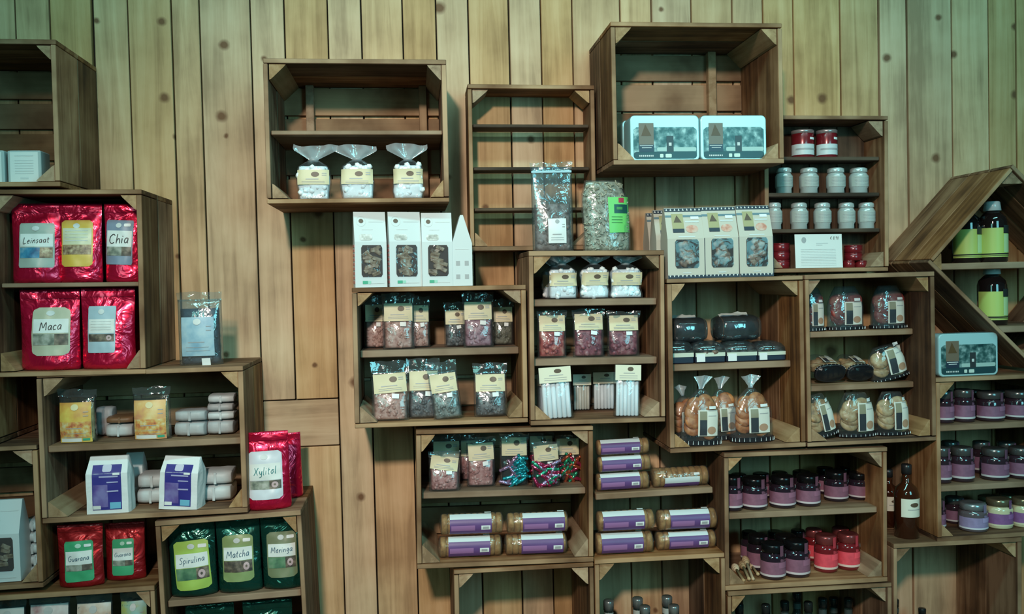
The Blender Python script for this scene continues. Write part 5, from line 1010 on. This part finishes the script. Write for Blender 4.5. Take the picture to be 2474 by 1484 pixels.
# crate R
for i, (x0, x1, lb) in enumerate(((1607, 1676, 'leftmost navy tray with pale strip, upper level'), (1679, 1752, 'navy tray with pale strip, second from the left'), (1755, 1829, 'navy tray with pale strip, third from the left'), (1831, 1898, 'rightmost navy tray with pale strip, upper level'))):
    M, w, h = spot('R', 1, x0, x1, 826, 0.236); tray_pack(M @ T(0, 0.07, 0), w, h, lb + ', under the dark cakes', 201+i, group='navy biscuit trays', sticker=i > 0)
C['R'].lv['trays'] = C['R'].lv[1] + h + 0.001
for i, (x0, x1, yt, lb) in enumerate(((1618, 1717, 768, 'dark cake in blue film, left on top of the trays'), (1734, 1848, 762, 'dark cake in blue film, right on top of the trays'))):
    M, w, h = spot('R', 'trays', x0, x1, yt, 0.21); loaf_pack(M @ T(0, 0.05, 0), w, h, lb, 211+i, group='dark cakes in film')
for i, (x0, x1, yt, dep, ro, lb) in enumerate(((1648, 1744, 906, 0.29, 2, 'orange biscuit bag at the front left, nearest the crate edge'), (1712, 1790, 908, 0.22, -2, 'orange biscuit bag between the front left and right ones'), (1771, 1873, 904, 0.275, 0, 'orange biscuit bag standing apart at the right'), (1622, 1690, 930, 0.18, 0, 'orange biscuit bag at the back left, half hidden'))):
    M, w, h = spot('R', 0, x0, x1, yt, dep); cookie_bag(M @ T(0, 0.03, 0), w, h, lb, 221+i, 'orange biscuit bags', tone='orange', roll=ro)
# crate T
for i, (x0, x1, yt, lb) in enumerate(((1940, 2000, 692, 'dark red biscuit bag, left on the top level'), (2009, 2096, 688, 'red biscuit bag with tan side panels, middle of the top level'), (2116, 2198, 686, 'dark red biscuit bag, right on the top level'))):
    M, w, h = spot('T', 1, x0, x1, yt, 0.205); cookie_bag(M @ T(0, 0.032, 0), w, h, lb + ' beside the syrup bottles', 231+i, 'biscuit bags on the top level', tone='red', tuft=False, zl=(0.12, 0.62))
for i, (x0, x1, yt, lb) in enumerate(((1972, 2044, 880, 'biscuit bag lying with its black base forward, left on the middle level'), (2050, 2112, 880, 'biscuit bag lying with its black base forward, centre of the middle level'))):
    M, w, h = spot('T', 2, x0, x1, yt, 0.19); cookie_bag(M @ T(0, 0.004, h*0.5) @ R(-72, 'X'), w, 0.12, lb, 235+i, 'biscuit bags on the middle level', d=h*0.9, tone='tan', tuft=False, zl=(0.2, 0.6), lx=(-0.1, 0.3))
M, w, h = spot('T', 2, 2118, 2206, 838, 0.205); cookie_bag(M @ T(0, 0.032, 0.008), w, h, 'tan biscuit bag leaning to the left on the middle level', 238, 'biscuit bags on the middle level', tone='tan', roll=-13, tuft=False, zl=(0.14, 0.86), lx=(-0.08, 0.46))
for i, (x0, x1, yt, ro, lb) in enumerate(((1965, 2032, 955, -12, 'tan biscuit bag leaning left, leftmost on the lowest level'), (2034, 2122, 948, 0, 'tan biscuit bag, middle of the lowest level'), (2126, 2206, 946, 0, 'tan biscuit bag, rightmost on the lowest level'))):
    M, w, h = spot('T', 0, x0, x1, yt, 0.27); cookie_bag(M @ T(0, 0.032, 0.006 if ro else 0), w, h, lb + ' beside the purple jars', 241+i, 'biscuit bags on the lowest level', tone='tan', roll=ro, tuft=False, zl=(0.13, 0.75), lx=(-0.06, 0.44))
# crate S
for i, (x0, x1, lb) in enumerate(((1925, 1976, 'left red tin with white label above the white jars'), (1985, 2032, 'right red tin with white label above the white jars'))):
    M, w, h = spot('S', 1, x0, x1, 312, 0.095); can(M @ T(0, w/2, 0), w, h, lb, 'red tins with white labels')
ORD = ('first', 'second', 'third', 'fourth', 'fifth')
for lv, yt, row, nm in ((2, 403, ((1882, 1922), (1942, 1986), (2008, 2051), (2064, 2107)), 'row of four'), (3, 488, ((1858, 1896), (1919, 1960), (1976, 2016), (2035, 2074), (2084, 2123)), 'row of five')):
    for i, (x0, x1) in enumerate(row):
        M, w, h = spot('S', lv, x0, x1, yt, 0.098); white_jar(M @ T(0, w/2, 0), w, h, '%s small white jar from the left in the %s' % (ORD[i], nm), 'small white jars')
M, w, h = spot('S', 0, 1922, 2036, 566, 0.122)
pc = thing('price_card', 'white card with printed text standing between red tins', 'card', M @ R(-4, 'X')); obj('card', MB().box(-w/2, w/2, 0, 0.0015, 0, h), PAPER, pc)
fy = flat(0.0); lines(pc, 'card_print', PALEINK, fy, [(-w*0.38, w*0.36, h*(0.08+0.047*k), h*0.014) for k in range(11)] + [(-w*0.05, w*0.20, h*0.73, h*0.03), (-w*0.05, w*0.08, h*0.68, h*0.03)], off=0.0008)
ellipse(pc, 'emblem', GREYINK, fy, -w*0.31, h*0.83, w*0.05, h*0.09, off=0.0008, seg=14); words(pc, '€ 8,90', INK, fy, w*0.34, h*0.88, w*0.18, off=0.001)
GRC = 'small red tins on the lowest shelf'
for i in range(3):
    if i == 0: zz = 0
    M, w, h = spot('S', 0, 1873, 1916, 624, 0.095); h *= 0.8; can(M @ T(0, w/2, zz), w, h, ('lowest', 'middle', 'topmost')[i] + ' of three stacked red tins left of the card', GRC, low=True); zz += h*1.0 + 0.0006
M, w, h = spot('S', 0, 2044, 2071, 630, 0.10)
for x0, x1, lb in ((2044, 2071, 'low red tin, bottom left of the pile right of the card'), (2073, 2100, 'low red tin, bottom right of the pile right of the card')):
    M, w, h = spot('S', 0, x0, x1, 630, 0.10); can(M @ T(0, w/2, 0), w, h, lb, GRC, low=True)
zz = h + 0.0006
for i in range(2):
    M, w, hh = spot('S', 0, 2052, 2092, 620, 0.105); hh = 0.024; can(M @ T(0, w/2, zz), w, hh, ('lower', 'upper')[i] + ' round red tin on top of the pile right of the card', GRC, low=True); zz += hh + 0.0006
# syrup bottles in the diamond crate
for i, (x0, x1, yt, dep, Z, lb) in enumerate(((2324, 2386, 490, 0.215, UZ1, 'dark syrup bottle with lime label, left on the upper shelf'), (2388, 2450, 485, 0.24, UZ1, 'dark syrup bottle with lime label, right on the upper shelf'), (2387, 2449, 641, 0.24, UZ2, 'dark syrup bottle with lime label, alone on the lower shelf'))):
    A, B = at(x0, yt, dep), at(x1, yt, dep); w = B[0]-A[0]; h = A[1]-Z; bottle(T((A[0]+B[0])/2, -dep+w/2, Z+0.0006), w, h, lb, 'syrup', 'dark syrup bottles')
# jars at the right edge
def J_(key, lvl, x0, x1, yt, dep, lb, kind='purple', group=None, ang=0):
    M, w, h = spot(key, lvl, x0, x1, yt, dep); return jar(M @ T(0, w/2, 0), w, h, lb, kind, group, ang=ang)
GV = 'purple-labelled jars at the right edge'
for lv, nm, row in ((1, 'top', ((2270, 2315, 947, 0.262, 'plum'), (2320, 2366, 944, 0.262, 'plum'), (2382, 2442, 950, 0.27, 'plum'), (2450, 2508, 948, 0.27, 'plum'))),
        (2, 'middle', ((2266, 2308, 1085, 0.265, 'plum'), (2315, 2366, 1085, 0.265, 'plum'), (2393, 2452, 1088, 0.27, 'plum'), (2459, 2515, 1086, 0.27, 'plum'))),
        (0, 'bottom', ((2254, 2294, 1212, 0.235, 'plum'), (2298, 2342, 1207, 0.19, 'plum'), (2340, 2402, 1222, 0.285, 'clear'), (2404, 2462, 1211, 0.27, 'cream'), (2465, 2515, 1209, 0.27, 'cream')))):
    for i, (x0, x1, yt, dep, kd) in enumerate(row):
        J_('V', lv, x0, x1, yt, dep, '%s jar from the left, %s shelf at the right edge%s' % (ORD[i], nm, ', bluish label' if kd == 'clear' else ', with creamy contents' if kd == 'cream' else ''), kd, GV)
for lv, nm, row in ((1, 'top', ((2345, 2385, 945, 0.16), (2422, 2460, 945, 0.16))), (2, 'middle', ((2288, 2330, 1070, 0.15), (2364, 2404, 1070, 0.17), (2425, 2468, 1072, 0.15))), (0, 'bottom', ((2378, 2420, 1204, 0.13), (2428, 2468, 1200, 0.13)))):
    for i, (x0, x1, yt, dep) in enumerate(row): J_('V', lv, x0, x1, yt, dep, '%s jar in the back row, %s shelf at the right edge' % (ORD[i], nm), 'plum' if lv else 'cream', GV)
# jam jars
GX = 'jam jars in the honey dipper crate'
for i, (x0, x1, yt, dep) in enumerate(((1752, 1801, 1156, 0.262), (1804, 1863, 1160, 0.262), (1873, 1933, 1156, 0.258), (1937, 1992, 1153, 0.25), (2006, 2060, 1144, 0.21), (2064, 2113, 1147, 0.20))):
    J_('X', 1, x0, x1, yt, dep, '%s purple-labelled jam jar in the front row above the honey dippers' % (ORD + ('sixth',))[i], 'purple', GX)
for i, (x0, x1, yt, dep) in enumerate(((1772, 1812, 1150, 0.14), (1826, 1868, 1148, 0.13), (1872, 1912, 1145, 0.15), (1924, 1968, 1143, 0.15), (1982, 2022, 1134, 0.11), (2036, 2072, 1133, 0.11))):
    J_('X', 1, x0, x1, yt, dep, '%s dark jar in the shadowed back row above the honey dippers' % (ORD + ('sixth',))[i], 'purple', GX)
for x0, x1, yt, dep, kd, lb in ((1850, 1908, 1321, 0.288, 'purple', 'left purple-labelled jar at the front beside the honey dippers'), (1907, 1968, 1314, 0.28, 'purple', 'right purple-labelled jar at the front beside the honey dippers'), (1816, 1868, 1300, 0.20, 'purple', 'purple-labelled jar just behind the honey dippers'), (1882, 1936, 1300, 0.19, 'purple', 'purple jar behind, between the two front purple jars'),
        (1981, 2034, 1300, 0.25, 'red', 'left bright red jar in the lower front row'), (2036, 2088, 1296, 0.24, 'red', 'right bright red jar in the lower front row'), (1955, 1996, 1284, 0.14, 'red', 'left red jar in the shadow behind the bright red ones'), (2020, 2062, 1281, 0.13, 'red', 'right red jar in the shadow behind the bright red ones'),
        (1798, 1838, 1290, 0.11, 'purple', 'dark jar at the back left, lower level'), (1862, 1902, 1290, 0.09, 'purple', 'dark jar at the back, second from left, lower level'), (1918, 1954, 1286, 0.10, 'purple', 'dark jar at the back, left of the red jars')):
    J_('X', 0, x0, x1, yt, dep, lb, kd, GX)
def dipper(A, B, label):
    """wooden honey dipper lying from A (handle end) to B (grooved head)"""
    A, B = Vector(A), Vector(B); L = (B-A).length; q = (B-A).to_track_quat('X', 'Z'); t = thing('honey_dipper', label, 'honey dipper', Matrix.Translation(A) @ q.to_matrix().to_4x4(), 'wooden honey dippers'); WD = wood('dipper_wood', 'x', (0.30, 0.19, 0.10), (0.45, 0.30, 0.17), (0.58, 0.42, 0.26), rv=0.1)
    obj('handle', MB().lathex([(0.003, 0), (0.0055, 0.003), (0.004, 0.012), (0.0042, L*0.7)], 10), WD, t, smooth=True)
    pr = [(0.004, L*0.68)]
    for k in range(5): x = L*0.70 + L*0.28*k/5; r = 0.007+0.005*math.sin(math.pi*(k+0.5)/5); pr += [(r, x), (r, x+L*0.028), (r*0.75, x+L*0.034), (r*0.75, x+L*0.05)]
    obj('grooved_head', MB().lathex(pr, 12), WD, t, smooth=True)
c = C['X']; zb = c.lv[0]
def inX(x, y, dep, dz): X, Z = at(x, y, dep); p = c.Mi @ Vector((X, -dep, Z)); return c.M @ Vector((p.x, p.y, zb + dz))
for i, (xa, xb, da, dz) in enumerate(((1797, 1772, 0.285, 0.012), (1810, 1790, 0.287, 0.020), (1820, 1798, 0.28, 0.036), (1832, 1812, 0.25, 0.013))):
    dipper(inX(xa, 1395, da, 0.006 + 0.004*(i % 2)), inX(xb, 1345, 0.16, dz), ('leftmost', 'second', 'uppermost', 'rightmost')[i] + ' wooden honey dipper lying beside the purple jars')
# bottles in the gap
for i, (x0, x1, yt, dep, lb) in enumerate(((2179, 2233, 1128, 0.275, 'amber bottle with white label standing between two crates'), (2135, 2184, 1140, 0.15, 'dark amber bottle half hidden behind the crate side'))):
    M, w, h = spot('AC', 'top', x0, x1, yt, dep); bottle(M @ T(0, w/2, 0), w, h, lb, 'amber', 'amber bottles in the gap')
# bottle tops at the bottom edge
for i, (xc, yt, dep, lb) in enumerate(((1477, 1462, 0.17, 'leftmost pale-capped bottle top in the bottom centre crate'), (1548, 1456, 0.16, 'middle pale-capped bottle top in the bottom centre crate'), (1620, 1452, 0.15, 'pale-capped bottle top, third in the bottom centre crate'), (1566, 1476, 0.24, 'nearer bottle top beside the middle one, bottom centre crate'), (1637, 1474, 0.24, 'nearer bottle top at the right, bottom centre crate'))):
    M, w, h = spot('AA', 0, xc-30, xc+30, yt, dep); bottle(M @ T(0, w/2, 0), w, h, lb, 'steel', 'bottles in the bottom centre crate')
for i, (xc, yt, dep) in enumerate(((1795, 1468, 0.22), (1860, 1470, 0.23), (1906, 1462, 0.16), (1936, 1440, 0.10), (1964, 1464, 0.22), (1999, 1455, 0.17), (2026, 1453, 0.11), (2062, 1455, 0.17))):
    M, w, h = spot('Z', 0, xc-24, xc+24, yt, dep); bottle(M @ T(0, w/2, 0), w, h, '%s dark bottle top from the left under the jam jar crate' % (ORD + ('sixth', 'seventh', 'eighth'))[i], 'dark', 'dark bottles at the bottom edge')
for i, (xc, yt) in enumerate(((2174, 1456), (2240, 1478))):
    M, w, h = spot('AC', 0, xc-20, xc+20, yt, 0.12); bottle(M @ T(0, w/2, 0), w, h, ('left', 'right')[i] + ' dark bottle top in the nearly empty bottom right crate', 'dark', 'dark bottles in the bottom right crate')
# crate AD
TEAL = foil('teal_sweet_foil', (0.02, 0.32, 0.38), 0.18); MAGF = foil('magenta_sweet_foil', (0.42, 0.03, 0.10), 0.2); MULT = foil('copper_sweet_foil', (0.45, 0.10, 0.05), 0.2); VIOF = foil('violet_sweet_foil', (0.40, 0.25, 0.42), 0.2); GRNF = foil('jade_sweet_foil', (0.03, 0.35, 0.20), 0.2)
PNK2 = picture('rose_gummies', [(0.26, 0.09, 0.08), (0.44, 0.20, 0.18), (0.56, 0.34, 0.31)], 70); GA = 'header bags in the glittering sweets crate'
for i, (x0, x1, yt, dep, cm, la, lb) in enumerate(((1036, 1112, 1100, 0.268, PNK2, -8, 'rose sweet bag with tilted header at the front left'), (1043, 1114, 1062, 0.15, PNK2, 0, 'rose sweet bag standing behind the front left one'), (1128, 1198, 1066, 0.225, PNK2, 3, 'rose sweet bag with straight header, second from the left above biscuit rolls'), (1112, 1160, 1060, 0.14, PNK2, 0, 'rose sweet bag at the back, between the two nearer rose bags'))):
    M, w, h = spot('AD', 1, x0, x1, yt, dep); header_bag(M @ T(0, 0.02, 0), w, h, lb, 251+i, cm, lab=(0.56, 0.92), zf=0.58, group=GA, la=la, lean=-3, tops=0.06)
def foil_bag(M, w, h, label, seed, mats, la=0, lab=(0.60, 0.96)):
    t = header_bag(M, w, h, label, seed, BLACK, lab=lab, zf=0.52, group=GA, la=la, n=2, d=0.03, tops=0.04); rnd = random.Random(seed); sw = MB().lathex([(0.0015, -0.02), (0.006, -0.016), (0.003, -0.012), (0.0055, -0.010), (0.0058, 0.010), (0.003, 0.012), (0.006, 0.016), (0.0015, 0.02)], 8).mesh('wrapped_sweet', True)
    sws = {}
    for k in range(22):
        m = mats[k % len(mats)]
        if m.name not in sws: sws[m.name] = sw.copy()
        z = h*(0.05+0.50*k/21); x = (rnd.random()*2-1)*max(0.002, w*0.5-0.012); obj('wrapped_sweet', sws[m.name], m, t, T(x, -0.0105 - 0.002*rnd.random(), z) @ R(rnd.uniform(-70, 70), 'Y'))
for i, (x0, x1, yt, dep, ms, la, lb) in enumerate(((1209, 1278, 1055, 0.225, [TEAL, VIOF, TEAL], 0, 'bag of teal and violet foil sweets'), (1287, 1354, 1074, 0.25, [MAGF, VIOF, MAGF, GRNF], 5, 'bag of magenta foil sweets with tilted header'), (1343, 1404, 1058, 0.19, [MULT, MAGF, GRNF], 0, 'bag of copper and green foil sweets, rightmost'), (1278, 1340, 1052, 0.14, [MAGF, MULT], 0, 'bag of foil sweets in shadow behind the magenta one'))):
    M, w, h = spot('AD', 1, x0, x1, yt, dep); foil_bag(M @ T(0, 0.018, 0), w, h, lb, 261+i, ms, la)
# biscuit rolls
GR = 'purple-labelled biscuit rolls'
def rolls(key, lvl, x0, x1, ys, dep, labels, seed, lab=(-0.40, 0.28), face=28):
    c = C[key]; z = c.lv[lvl]
    for i, y in enumerate(ys):
        M, w, h = spot(key, lvl, x0, x1, y, dep); hh = h - (z - c.lv[lvl]); M = M @ T(0.004*(i % 2), hh/2, z - c.lv[lvl]); roll_pack(M, w, hh, labels[i], seed+i, GR, lab, face); z += hh + 0.001
rolls('AD', 0, 1058, 1216, [1299, 1245], 0.28, ['lower left purple biscuit roll under the glittering sweets', 'upper left purple biscuit roll under the glittering sweets'], 271, (-0.34, 0.30))
rolls('AD', 0, 1220, 1374, [1294, 1242], 0.28, ['lower right purple biscuit roll under the glittering sweets', 'upper right purple biscuit roll under the glittering sweets'], 275, (-0.24, 0.42))
rolls('GAP', 0, 1441, 1573, [1144, 1103, 1062], 0.262, ['lowest of three purple biscuit rolls stacked on the loose board', 'middle of three purple biscuit rolls stacked on the loose board', 'topmost of three purple biscuit rolls stacked on the loose board'], 281, (-0.42, 0.30))
rolls('GAP', 0, 1578, 1718, [1131], 0.262, ['single biscuit roll on the loose board, label turned down'], 285, (-0.30, 0.30), -35)
rolls('AA', 'top', 1440, 1584, [1290, 1237], 0.285, ['lower left purple biscuit roll below the loose board', 'upper left purple biscuit roll below the loose board'], 291, (-0.40, 0.30))
rolls('AA', 'top', 1588, 1736, [1287, 1234], 0.27, ['lower right biscuit roll below the loose board, label turned under', 'upper right purple biscuit roll below the loose board'], 295, (-0.30, 0.34))
